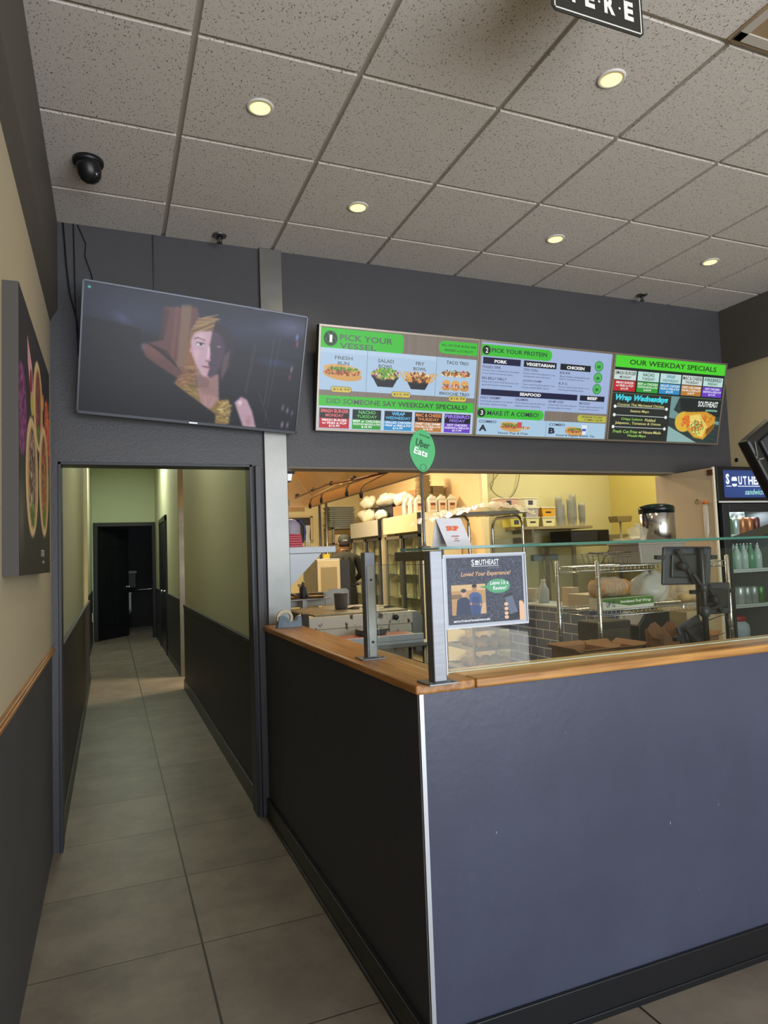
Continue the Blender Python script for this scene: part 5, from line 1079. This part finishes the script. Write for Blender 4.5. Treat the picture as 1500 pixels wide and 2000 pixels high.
for k, (x, a, lb) in enumerate(((.11, .5, 'wooden-framed pan leaning left on the rail shelf'), (.32, -.3, 'pale open tray at the right end of the rail shelf'))):
    o = thing('shallow_pan', (1.15+x, 5.08, 1.112), lb, 'pan', rot=(.25, 0, a)); MB().box(-.055, .055, -.04, .04, 0, .004).build('base', mat('pan_inside', 'd8c48a', rough=.5), o)
    MB().box(-.06, .06, -.045, -.04, 0, .022).box(-.06, .06, .04, .045, 0, .022).box(-.06, -.055, -.045, .045, 0, .022).box(.055, .06, -.045, .045, 0, .022).build('rim', mat('brown_rim', '5a4632', rough=.5), o)
# convection oven
t = thing('convection_oven', (2.27, 7.8, 0), 'beige steel oven with arched door panel beyond the griddle', 'oven')
MB().box(0, .30, 0, .6, .25, 1.40).build('cabinet', STEELD, t, .006)
MB().box(.01, .29, -.02, 0, .35, 1.385).build('door', BEIGE, t, .006)
MB().box(.05, .25, -.026, -.02, .45, 1.30).build('door_inset', mat('beige_inset', '93835c', rough=.5), t, .02)
MB().box(.30, .42, .0, .6, .25, 1.38).build('side_rack', DGREY, t)
for x in (.03, .25): MB().lathe([(.02, 0), (.02, .25)], (x, .1, 0), n=10).build('leg', STEELD, t)
for x in (.03, .25): MB().lathe([(.02, 0), (.02, .25)], (x, .5, 0), n=10).build('leg', STEELD, t)
tag(MB().box(-.03, .03, -.03, .03, 0, .055).build('yellow_box', mat('bright_yellow', 'd9c23a', rough=.5)), 'small yellow packet on top of the beige oven', 'packet').location = (2.42, 7.86, 1.401)
# dark framed opening on the back kitchen wall
t = thing('wall_chalkboard', (2.93, 11.195, 1.93), 'dark framed board on the far kitchen wall below the hood', 'board')
MB().box(-.32, .26, -.02, 0, -.22, .20).build('panel', DGREY, t); MB().box(-.34, .28, -.03, 0, .18, .22).box(.24, .28, -.03, 0, -.22, .2).box(-.34, .28, -.03, 0, -.24, -.21).build('frame', BEIGE, t)
tag(MB().box(-.22, .22, -.008, 0, -.14, .14).build('paper_notice', mat('tan_notice', 'b59468', rough=.7, noise=.3, nscale=12)), 'square tan notice on the far wall at the left end of the hood', 'notice').location = (2.86, 11.19, 2.36)
for x in (3.05, 3.16): 
    o = MB().lathe([(.02, 0), (.02, 2.3)], (0, 0, 0), n=12).build('rack_upright', STEELD if x > 3.1 else DGREY); o.location = (x, 10.2, 0)
    tag(o, ('dark' if x < 3.1 else 'steel')+' upright pole standing left of the folded tray stack', 'pole')

# storage shelf with the stack of grey trays
t = thing('storage_shelf', (3.30, 10.35, 0), 'steel storage shelf in the far kitchen corner behind the worker', 'storage shelf')
for x in (0, .62):
    for y in (0, .45): MB().box(x, x+.03, y, y+.03, 0, 1.90).build('upright', STEELD, t)
for z in (.3, .9, 1.38, 1.62, 1.87): MB().box(0, .65, 0, .48, z, z+.025).build('shelf_board', STEELD, t)
for k in range(10):
    x = 3.50+rng.uniform(-.015, .015)
    if k == 0:
        t0 = thing('grey_tray', (x, 10.6, 1.8965), '', 'tray', 'stacked grey trays'); MB().prism([(-.20, 0), (.20, 0), (.22, .026), (-.22, .026)], 'y', -.16, .16).build('tray_body', mat('slate_tray', '5d6460', rough=.5), t0, .004)
        MB().box(-.23, .23, -.17, .17, .024, .030).build('rim', mat('slate_rim', 'a2a798', rough=.5), t0); tt = t0
    else: tt = copy_tree(t0, (x, 10.6, 1.8965+k*.0345))
    tt['label'] = 'grey tray in the tall far corner stack, %s from the bottom' % ['lowest', 'second', 'third', 'fourth', 'fifth', 'sixth', 'seventh', 'eighth', 'ninth', 'topmost'][k] if k not in (0, 9) else ('lowest grey tray of the tall far corner stack' if k == 0 else 'topmost grey tray of the tall far corner stack')
for k, (x, z, s) in enumerate(((.16, 1.647, .09), (.42, 1.647, .07), (.15, 1.407, .08), (.45, 1.407, .09))):
    o = MB().box(-s, s, -s, s, 0, s*1.5).build('storage_tub', [BEIGE, DGREY, CARD, WHITEPL][k], None, .006); o.location = (3.30+x, 10.55, z)
    tag(o, ['beige tub on the upper shelf behind the worker, left', 'dark tub on the upper shelf behind the worker, right', 'brown tub on the lower shelf behind the worker, left', 'white tub on the lower shelf behind the worker, right'][k], 'tub')

# ================================================================== UPRIGHT FRIDGES along the kitchen right wall, facing left
def fridge(y0, y1, top, lab, cream):
    t = thing('upright_fridge', (3.5, y0, 0), lab, 'fridge', 'two-door upright fridges'); w = y1-y0
    MB().box(.02, .56, .0, .02, .1, top).box(.02, .56, w-.02, w, .1, top).box(.54, .56, .02, w-.02, .1, top).box(.02, .54, .02, w-.02, top-.03, top).box(.02, .54, .02, w-.02, .1, .16).build('cabinet', mat('fridge_cream', 'd4c9a6', rough=.45), t)
    MB().box(-.03, .02, .012, w-.01, top-.23, top-.005).build('header', WARMP if cream else mat('grey_header', 'a9a598', rough=.4), t, .006)
    MB().box(-.028, .02, -.01, .012, top-.25, top).build('header_end', DGREY, t, .003)
    for s_ in (0, 1):
        a = .01+s_*(w/2); b2 = a+w/2-.02
        fr = MB().box(-.01, .02, a, a+.045, .18, top-.26).box(-.01, .02, b2-.045, b2, .18, top-.26).box(-.01, .02, a, b2, top-.30, top-.26).box(-.01, .02, a, b2, .18, .24).build('door', DGREY if s_ == 0 else mat('steel_door', '8f8a7c', rough=.35, metal=.7), t, .003)
        MB().box(.002, .006, a+.045, b2-.045, .24, top-.30).build('door_glass', GLASS, fr); MB().box(-.03, -.012, a+.01, a+.03, .9, 1.35).build('door_handle', STEELD, fr)
    MB().box(.15, .53, .02, w-.02, .16, top-.05).build('contents', mat('fridge_contents', '9a9270', rough=.7, noise=.35, nscale=9), t)
    for z in (.5, .85, 1.15, 1.42): MB().box(.03, .5, .02, w-.02, z, z+.01).build('shelf', CHROME, t)
    MB().box(.04, .5, .03, w-.03, 0, .1).build('plinth', BLK, t)
fridge(7.48, 8.62, 1.925, 'nearer upright fridge with a cream header and two glass doors', True)
fridge(8.80, 9.98, 1.925, 'farther upright fridge with a greyish header beside the worker', False)
# things on the fridges
t = thing('black_crate', (3.80, 8.95, 1.926), 'open black crate holding white bags on top of the fridges', 'crate')
MB().box(-.18, .18, -.35, .35, 0, .01).box(-.18, -.17, -.35, .35, .0, .19).box(.17, .18, -.35, .35, 0, .19).box(-.18, .18, -.35, -.34, 0, .19).box(-.18, .18, .34, .35, 0, .19).build('crate_body', DGREY, t, .003); MB().box(-.19, .19, -.36, .36, .18, .195).box(-.18, .18, -.34, .34, .178, .182).build('rim', DGREY, t)
WB = mat('white_bag', 'cbc6b2', rough=.5, bump=.6, bscale=9)
for k, (x, y, z, rx, ry, rz_, lb) in enumerate(((3.68, 9.66, 1.93, .14, .22, .12, 'plump white bag at the far end of the fridge top'), (3.74, 9.0, 2.122, .15, .26, .10, 'long white rolled bag lying over the black crate'), (3.545, 8.85, 1.93, .05, .20, .07, 'low white bag in front of the black crate'), (3.66, 8.28, 2.067, .12, .22, .10, 'white bag lying on the fridge top right of the crate'), (3.64, 9.55, 2.135, .12, .16, .10, 'white bag perched above the far fridge end'))):
    o = MB().blob((0, 0, rz_*.8), (rx, ry, rz_), 40+k, .15, 4, flat=.8).build('white_bag', WB); o.location = (x, y, z+.0005); tag(o, lb, 'bag')
tag(MB().box(-.09, .13, -.14, .14, 0, .36).build('carton', CARD), 'cardboard carton standing behind white bags on the fridges', 'box').location = (3.90, 8.38, 1.926)
tag(MB().box(-.12, .09, -.16, .16, 0, .14).build('carton', CARD), 'low cardboard carton under the right white bag on the fridges', 'box').location = (3.68, 8.28, 1.926)
jp = None
jspots = [(3.57, 7.98, 0), (3.57, 7.80, 0), (3.575, 7.64, 0), (3.705, 7.55, 1), (3.775, 7.67, 1), (3.84, 7.55, 1), (3.98, 7.55, 1)]
for k, (x, y, lb) in enumerate(jspots):
    if jp is None:
        jp = thing('sauce_jug', (x, y, 1.926), '', 'jug', 'white jugs on the fridge top')
        MB().box(-.058, .058, -.05, .05, 0, .155).prism([(-.058, .155), (.058, .155), (.022, .205), (-.022, .205)], 'y', -.045, .045).build('jug_body', WHITEPL, jp, .010)
        MB().tube([(.018, 0, .20), (.05, 0, .20), (.055, 0, .165), (.052, 0, .13)], .009, 8).build('jug_handle', WHITEPL, jp)
        MB().lathe([(.020, .20), (.020, .222), (.016, .224)], n=16).build('jug_cap', WHITEPL, jp)
        MB().box(-.038, .034, -.0515, -.0505, .03, .12).build('jug_label', mat('tan_label', 'c9a07a', rough=.6), jp); MB().box(-.034, .030, -.0525, -.0515, .085, .115).build('label_band', mat('brown_label', '7a4030', rough=.6), jp); j = jp
    else: j = copy_tree(jp, (x, y, 1.926), (0, 0, rng.uniform(-.15, .15)))
    j['label'] = ['white sauce jug farthest left on the fridge top', 'white sauce jug second from the left on the fridge top', 'white sauce jug just left of the sign pole', 'white sauce jug just right of the sign pole', 'white sauce jug set back between two others right of the sign pole', 'white sauce jug with its label square on, right of the sign pole', 'plain white sauce jug farthest right on the fridge top'][k]
# stacks of takeout containers
nst = 0
for (x, y, n, nm) in ((3.765, 7.90, 25, 'tall left'), (3.965, 7.90, 18, 'middle'), (3.965, 7.75, 11, 'low front')):
    for k in range(n):
        if nst == 0: c0 = MB().box(-.078, .078, -.048, .048, 0, .0125).box(-.094, .094, -.064, .064, .0125, .0165).build('takeout_container', mat('kraft_container', 'b09a72', rough=.7)); c = c0; c0.location = (x, y, 1.926)
        else: c = copy_tree(c0, (x+rng.uniform(-.006, .006), y, 1.926+k*.0205), (0, 0, rng.uniform(-.05, .05)))
        nst += 1
        tag(c, 'kraft takeout container in the %s stack behind the white jugs' % nm, 'container', 'kraft containers in the %s stack' % nm)

# ================================================================== SHEET PAN RACK
BX0, BX1, BY0, BY1 = 2.68, 3.19, 4.80, 5.28
t = thing('pan_rack', (BX0, BY0, 0), 'chrome rolling sheet pan rack with rounded top loops', 'pan rack')
w, d_ = BX1-BX0, BY1-BY0
for x in (0, w):
    pts = [(x, 0, .1), (x, 0, 1.62)]+[(x, .09-.09*math.cos(a), 1.62+.085*math.sin(a)) for a in np.linspace(.3, PI/2, 5)]+[(x, d_-.09+.09*math.sin(a), 1.62+.085*math.cos(a)) for a in np.linspace(0, PI/2-.1, 5)]+[(x, d_, 1.6), (x, d_, .1)]
    MB().tube(pts, .0125, 10).build('loop_post', CHROME, t)
for z in (.12, 1.20): [MB().box(0, w, yy-.008, yy+.008, z, z+.03).build('cross_bar', CHROME, t) for yy in (0, d_)] if z < 1 else None
for z in (.45, .62, .78, 1.0, 1.18, 1.36, 1.52):
    MB().box(.0, .035, 0, d_, z, z+.004).box(-.004, .0, 0, d_, z, z+.03).build('runner', CHROME, t)
    MB().box(w-.035, w, 0, d_, z, z+.004).box(w, w+.004, 0, d_, z, z+.03).build('runner', CHROME, t)
for x in (0, w):
    for y in (0, d_): MB().lathe([(.035, -.012), (.035, .012)], (x, y, .037), n=16, axis='x').box(x-.015, x+.015, y-.015, y+.015, .06, .10).build('caster', BLK, t)
tag(MB().add([(BX0-.03, BY0-.03, 1.71), (BX1+.03, BY0-.03, 1.725), (BX1+.03, BY1+.03, 1.73), (BX0-.03, BY1+.03, 1.725), (BX0-.03, BY0-.03, 1.735), (BX1+.03, BY0-.03, 1.75), (BX1+.03, BY1+.03, 1.755), (BX0-.03, BY1+.03, 1.75)], [(0, 3, 2, 1), (4, 5, 6, 7), (0, 1, 5, 4), (1, 2, 6, 5), (2, 3, 7, 6), (3, 0, 4, 7)]).build('sheet_pan', STEELD), 'sheet pan laid across the top of the pan rack', 'sheet pan')
m = MB(); nx, ny = 30, 16; vs = []
for j in range(ny):
    for i in range(nx):
        a = i/(nx-1); c = j/(ny-1); hump = .07*math.exp(-((a-.72)/.16)**2)*math.exp(-((c-.4)/.4)**2)+.03*math.exp(-((a-.45)/.2)**2)
        edge = -.035*(max(0, abs(a-.5)*2-.85)/.15)**2-.03*(max(0, abs(c-.5)*2-.8)/.2)**2
        vs.append((BX0-.28+a*(w+.38)+.01*math.sin(9*c), BY0-.06+c*(d_+.12), 1.752+.0*a+hump+edge*.8+rng.uniform(-.016, .022)-(.05*(1-a*3) if a < .33 else 0)))
m.add(vs, [(j*nx+i, j*nx+i+1, (j+1)*nx+i+1, (j+1)*nx+i) for j in range(ny-1) for i in range(nx-1)], 0, True)
o = m.build('plastic_sheet', mat('draped_film', 'e0d8c0', rough=.2, alpha=.5, bump=1, bscale=24)); tag(o, 'crumpled clear plastic sheet draped over the pan rack top', 'plastic sheet')
for k, z in enumerate((.49, .66, .82)):
    t = thing('sheet_pan', ((BX0+BX1)/2, (BY0+BY1)/2, z-.005 if False else [.4545, .6245, .7845][k]), ['lowest', 'middle', 'upper'][k]+' sheet pan of rolls in the pan rack under the poster', 'sheet pan')
    MB().box(-.225, .225, -.27, .25, 0, .003).box(-.235, .235, -.28, -.27, 0, .022).box(-.235, .235, .25, .26, 0, .022).box(-.235, -.225, -.27, .25, 0, .022).box(.225, .235, -.27, .25, 0, .022).build('pan', STEELD, t)
    m = MB()
    for i in range(4):
        for j in range(3): m.blob((-.15+i*.10, -.19+j*.15, .040), (.044, .062, .035), i*3+j+k*20, .06, 3, n=12, m=8, flat=.95)
    m.build('rolls', BREAD, t)
    MB().blob((0, -.02, .062), (.235, .27, .065), 70+k, .10, 5, n=30, m=14, flat=.9).build('film', PLAST, t)

# ================================================================== CUP SHELF on the pale wall
t = thing('storage_shelf', (3.56, 5.18, 1.600), 'wall shelf carrying tubs and stacks of clear cups', 'shelf')
MB().box(-.10, .66, 0, .31, 0, .025).build('shelf_board', mat('tan_shelf', '9a8a66', rough=.5), t, .002); MB().box(-.02, 0, .0, .31, -.12, 0).build('bracket', STEELD, t); MB().box(.62, .64, .295, .31, -.015, 0).build('bracket', STEELD, t)
ZC = 1.6255
TUBC = {'yellow': 'd8cc5a', 'orange': 'd9a032', 'cream': 'ded49a', 'lilac': 'a9a2a0', 'pink': 'd0a896', 'green': 'c4c878', 'clear': 'e0dcc0'}
tubs = [(3.585, ZC, 'cream'), (3.765, ZC, 'cream'), (3.945, ZC, 'yellow'), (3.50, ZC+.158, 'lilac'), (3.68, ZC+.158, 'lilac'), (3.865, ZC+.158, 'orange')]
tubs = [(3.40+.0, ZC, 'yellow'), (3.57, ZC, 'cream'), (3.745, ZC, 'cream'), (3.40, ZC+.0885, 'green'), (3.57, ZC+.0885, 'lilac'), (3.745, ZC+.0885, 'orange'), (3.33, ZC+.177, 'pink'), (3.56, ZC+.177, 'clear')]
names = ['yellow food tub with dark writing, bottom left of the stacked tubs', 'pale cream food tub, bottom middle of the stacked tubs', 'cream food tub, bottom right of the stacked tubs', 'greenish food tub, middle row left', 'lilac-grey food tub, middle row centre', 'orange food tub, middle row right above the cream one', 'pink-lidded wide food tub, top left of the stack', 'clear food tub, top right of the stack beside the cups']
t['label'] = 'tan wall shelf carrying food tubs and stacks of clear cups'
for k, (x, z, c) in enumerate(tubs):
    w_ = .072 if k != 6 else .095
    q = thing('food_tub', (x, 5.27, z), names[k], 'food tub')
    MB().prism([(-w_+.010, 0), (w_-.010, 0), (w_, .078), (-w_, .078)], 'y', -.07, .07).build('tub_body', mat('tub_'+c, TUBC[c], rough=.4), q, .004)
    MB().box(-w_-.005, w_+.005, -.075, .075, .078, .088).build('lid', mat('tub_lid', 'dcd6b4', rough=.35), q, .002)
    if k in (2, 4, 5, 1): MB().box(-.03, .03, -.0712, -.070, .034, .048).build('marker_line', ink('2a2620'), q)
    else: MB().box(-.03, .02, -.0712, -.070, .022, .062).build('label_patch', ink('4a4652'), q)
ci = 0; c0 = None
for k, (x, y, n, cl) in enumerate(((3.90, 5.25, 22, 'first'), (3.965, 5.30, 16, 'second'), (4.03, 5.25, 20, 'third'), (4.10, 5.30, 24, 'fourth'), (4.16, 5.25, 15, 'fifth'))):
    for q in range(n):
        if c0 is None: c0 = MB().lathe([(.022, 0), (.024, .002), (.034, .085), (.036, .086), (.034, .084)], n=14).build('plastic_cup', CUPS); c = c0; c.location = (x, y, ZC)
        else: c = copy_tree(c0, (x, y, ZC+q*.0095))
        tag(c, 'clear plastic cup in the %s nested stack from the left on the tan shelf' % cl, 'cup', 'clear cups, %s stack from the left' % cl)
# loose wires hanging before the pale wall
o = MB().tube([(3.35, 5.46, 2.30), (3.33, 5.46, 2.05), (3.30, 5.46, 1.99)], .004).tube([(3.30+.17*(1-math.cos(a)), 5.46, 2.04-.13*math.sin(a)+.30*max(0, (a-1.6)/1.6)**2) for a in np.linspace(0, 3.1, 18)], .004).tube([(3.47, 5.46, 2.32), (3.41, 5.46, 2.16), (3.30, 5.46, 2.04)], .003).build('loose_cable', mat('grey_cable', '6f6a52', rough=.5), None)
tag(o, 'loose grey cable looping down on the pale wall above the tubs', 'cable')

# tiled low wall, added for the blue reflection in the glass, with sink things
struct(MB().box(3.0, 3.27, 3.76, 4.78, 0, .985), 'wall_tiled_reflection', TILEB)
struct(MB().box(2.99, 3.28, 3.75, 4.79, .985, 1.0), 'trim_11', mat('tile_ledge', 'b9c1c9', rough=.4), .002)
def simple(name, cat, lab, mb, m, loc, bevel=0):
    o = mb.build(name, m, None, bevel); o.location = loc; return tag(o, lab, cat)
ZW = 1.0005
t = thing('soap_bottle', (3.12, 4.45, ZW), 'pale round-shouldered bottle on the tiled ledge', 'bottle'); MB().lathe([(.04, 0), (.042, .005), (.042, .10), (.02, .14), (.015, .16)], n=20).build('bottle_body', mat('pale_bottle', 'a9b3ba', rough=.4), t); MB().lathe([(.017, .16), (.017, .18)], n=14).build('bottle_cap', WHITEPL, t)
simple('paper_packet', 'packet', 'tan paper packet standing on the tiled ledge', MB().box(-.04, .04, -.05, .05, 0, .13), mat('tan_packet', 'b8a58c', rough=.7), (3.12, 4.12, ZW), .003)
t = thing('bread_bin', (3.13, 4.68, ZW), 'clear round tub of crusts at the far end of the tiled ledge', 'tub'); MB().lathe([(.07, 0), (.085, .10), (.088, .105)], n=20).build('tub_body', PLASTW, t); MB().blob((0, 0, .055), (.06, .06, .045), 5, .15, 5).build('crusts', BREAD, t)
simple('beige_carton', 'box', 'low beige carton on the near end of the tiled ledge', MB().box(-.10, .10, -.11, .11, 0, .09), mat('beige_packet', 'a89a86', rough=.6), (3.13, 3.92, ZW), .003)
simple('towel_rail', 'shelf', 'slim blue-grey wall unit with two thin hoses on the pale wall', MB().box(-.14, .14, -.05, .0, 0, .055).tube([(-.03, -.03, 0), (-.02, -.03, -.12), (.02, -.03, -.24)], .004).tube([(.07, -.03, 0), (.09, -.03, -.12), (.08, -.03, -.22)], .004), mat('blue_grey_unit', '7f919a', rough=.4), (3.87, 5.495, 1.31))
# equipment below / right of the cup shelf
t = thing('microwave', (4.02, 5.10, 1.46), 'black microwave on a small steel table below the cup shelf', 'microwave')
MB().box(-.20, .22, -.12, .20, 0, .115).build('case', BLK, t, .005); MB().box(-.19, .08, -.126, -.12, .015, .10).build('door', DGREY, t, .002); MB().box(.10, .21, -.124, -.12, .015, .10).build('control_panel', BLKM, t)
t = thing('steel_table', (4.2, 5.08, 0), 'steel work table with shelf in front of the yellow wall', 'table')
MB().box(-.42, .50, -.16, .30, 1.43, 1.459).build('table_top', STEELD, t, .003)
for x in (-.40, .46):
    for y in (-.14, .26): MB().box(x, x+.03, y, y+.03, 0, 1.43).build('leg', STEELD, t)
MB().box(-.38, .46, -.12, .26, .9, .925).build('lower_shelf', STEELD, t); MB().add([(.0, -.162, 1.43), (.0, -.162, 1.41), (-.2, -.162, 1.15), (-.2, -.162, 1.17)], [(0, 1, 2, 3)]).build('brace', BLK, t)
t = thing('kitchen_scale', (4.36, 4.96, 1.4595), 'small counter scale with clear pan before the yellow wall', 'scale')
MB().box(-.05, .05, -.06, .06, 0, .03).lathe([(.012, .03), (.010, .18)], n=12).build('base', WHITEPL, t); MB().prism([(-.075, .18), (.075, .18), (.09, .235), (-.09, .235)], 'y', -.06, .06).build('pan', mat('smoky_pan', '9a8a62', rough=.3), t, .003)
simple('white_cloth', 'cloth', 'folded pale cloth lying on the steel table by the yellow wall', MB().blob((0, 0, .022), (.10, .08, .025), 8, .15, 3, flat=.8), mat('pale_cloth', 'd9cfa8', rough=.8), (4.53, 4.98, 1.4595))
simple('steel_lid', 'tray', 'flat grey lid leaning behind the cloth on the steel table', MB().box(-.12, .12, -.01, .01, 0, .075), mat('grey_lid', '857d62', rough=.5), (4.55, 5.2, 1.4595), .003)  # a flat steel lid stood on edge behind the cloth

# ================================================================== WORKER seen from behind
def skin_body(name, joints, edges, m, parent, sub=2):
    me = bpy.data.meshes.new(name); me.from_pydata([j[0] for j in joints], edges, []); o = bpy.data.objects.new(name, me); C.objects.link(o); o.parent = parent
    s = o.modifiers.new('skin', 'SKIN'); s.use_smooth_shade = True
    for v, j in zip(me.skin_vertices[0].data, joints): v.radius = (j[1], j[2] if len(j) > 2 else j[1])
    me.skin_vertices[0].data[0].use_root = True
    o.modifiers.new('sub', 'SUBSURF').levels = sub; o.modifiers['sub'].render_levels = sub; me.materials.append(m); return o
wk = thing('person', (3.02, 8.95, 0), 'kitchen worker from behind in dark cap and dark olive top, beside the fridges', 'person', rot=(0, 0, -.15))
J = [((0, 0, .95), .15, .11), ((0, 0, 1.10), .135, .10), ((0, 0, 1.27), .165, .11), ((0, 0, 1.41), .13, .085), ((0, .01, 1.48), .052), ((0, .03, 1.55), .05),
     ((-.17, 0, 1.40), .062), ((-.235, .03, 1.16), .046), ((-.19, .25, 1.08), .036), ((-.16, .33, 1.09), .028),
     ((.17, 0, 1.40), .062), ((.235, .04, 1.16), .046), ((.18, .26, 1.08), .036), ((.14, .33, 1.09), .028),
     ((-.095, 0, .85), .088), ((-.10, .02, .50), .060), ((-.10, 0, .10), .042), ((-.10, .11, .045), .038),
     ((.095, 0, .85), .088), ((.10, .02, .50), .060), ((.10, 0, .10), .042), ((.10, .11, .045), .038)]
Ed = [(0, 1), (1, 2), (2, 3), (3, 4), (4, 5), (3, 6), (6, 7), (7, 8), (8, 9), (3, 10), (10, 11), (11, 12), (12, 13), (0, 14), (14, 15), (15, 16), (16, 17), (0, 18), (18, 19), (19, 20), (20, 21)]
body = skin_body('body', J, Ed, SHIRT, wk)
hdm = MB().blob((0, .03, 1.605), (.073, .092, .108), 3, .015, 2, n=24, m=16); 
hdm.lathe([(.052, 1.46), (.050, 1.56)], (0, .022, 0), n=20)
hdm.blob((-.075, .03, 1.60), (.010, .018, .028), 1, .02, 2, n=10, m=8).blob((.075, .03, 1.60), (.010, .018, .028), 1, .02, 2, n=10, m=8)
hdm.blob((0, .122, 1.595), (.012, .016, .018), 1, .02, 2, n=10, m=8)
hdm.build('head', SKIN, wk)
MB().blob((0, .012, 1.60), (.079, .084, .085), 2, .02, 2, n=22, m=14, flat=.5).build('hair', mat('dark_hair', '1c1612', rough=.8), wk)
MB().lathe([(.082, 1.615), (.084, 1.65), (.074, 1.70), (.045, 1.725), (.008, 1.732)], (0, .025, 0), n=26).build('cap', mat('dark_cap', '2a3028', rough=.8), wk)
MB().prism([(-.06, .09), (.06, .09), (.045, .165), (-.045, .165)], 'z', 1.628, 1.636).build('cap_brim', MATS['dark_cap'], wk)
lettering('cap_lettering', [('SouthEast', -.035, .035, 1.640, 1.654, 0, .2, .03)], [ink('c9cdbd')], wk, y=-.062)
hands = MB()
for sx in (-1, 1):
    wx = -.16 if sx < 0 else .14
    hands.blob((wx, .375, 1.09), (.035, .045, .015), 2, .03, 2, n=14, m=8)
    for q, L_ in enumerate((.062, .072, .068, .052)): 
        fx = wx-.027+q*.018; hands.tube([(fx, .40, 1.092), (fx, .40+L_*.5, 1.090), (fx, .40+L_*.9, 1.072)], [.0088, .008, .0065], 8)
    hands.tube([(wx-sx*.030, .36, 1.09), (wx-sx*.052, .39, 1.083), (wx-sx*.056, .415, 1.075)], [.011, .010, .008], 8)
hands.build('hands', SKIN, wk)
ap = MB().box(-.165, .165, -.125, -.118, 1.02, 1.045); ap.bar((-.15, -.123, 1.03), (.05, -.105, 1.42), .03, .006).bar((.15, -.123, 1.03), (-.05, -.105, 1.42), .03, .006); ap.blob((0, -.13, 1.03), (.045, .015, .03), 3, .2, 3); ap.build('apron_straps', mat('apron_black', '15150f', rough=.8), wk)
t = thing('work_table', (3.02, 9.55, 0), 'steel prep table in front of the worker', 'table'); MB().box(-.45, .42, -.2, .3, 1.0, 1.04).build('table_top', STEELD, t)
for x in (-.43, .39):
    for y in (-.18, .26): MB().box(x, x+.03, y, y+.03, 0, 1.0).build('leg', STEELD, t)

# ================================================================== CORRIDOR THINGS
t = thing('toilet', (.22, 15.9, 0), 'white toilet seen past the ajar end door', 'toilet')
PC = mat('porcelain', 'c9ccc8', rough=.15)
MB().lathe([(.12, 0), (.11, .15), (.13, .30), (.19, .40), (.20, .42)], n=28).build('bowl', PC, t); MB().lathe([(.20, .42), (.21, .43), (.20, .45), (.02, .455)], n=28).build('seat_lid', PC, t)
MB().box(-.20, .20, .18, .38, .36, .78).build('tank', PC, t, .02); MB().box(-.21, .21, .17, .39, .78, .81).build('tank_lid', PC, t, .008)
t = thing('paper_dispenser', (.42, 16.595, 1.02), 'pale paper towel dispenser on the black washroom wall', 'dispenser'); MB().box(-.11, .11, -.12, 0, -.12, .20).build('case', mat('dispenser_grey', '4a4c4e', rough=.4), t, .01); MB().box(-.13, .13, -.13, 0, .20, .26).build('lid', mat('dispenser_lid', 'a9aca8', rough=.4), t, .008)
t = thing('grab_bar', (.55, 16.55, .83), 'chrome grab bar bent upward on the washroom wall', 'grab bar')
MB().tube([(-.45, .0, 0), (.30, .0, .02), (.40, 0, .06), (.42, 0, .14), (.42, 0, .42), (.40, .03, .46)], .016, 10).build('bar', CHROME, t); MB().lathe([(.03, .03), (.03, .045)], (-.45, 0, 0), n=14, axis='y').build('flange', CHROME, t)
t = thing('door_stop', (-.262, 13.5, .42), 'small white doorbell plate low on the left wall by the end door', 'plate')
tag(t, 'small white plate low on the left corridor wall by the end door'); MB().box(.0, .012, -.03, .03, 0, .16).build('plate', WHITEP, t); t.location = (-.315, 13.3, .42)
tag(MB().box(0, .05, -.012, .012, -.02, .02).build('wall_bracket', mat('tan_bracket', '9a8a60', rough=.5)), 'tan bracket high on the left corridor wall', 'bracket').location = (-.26, 8.95, 2.82)
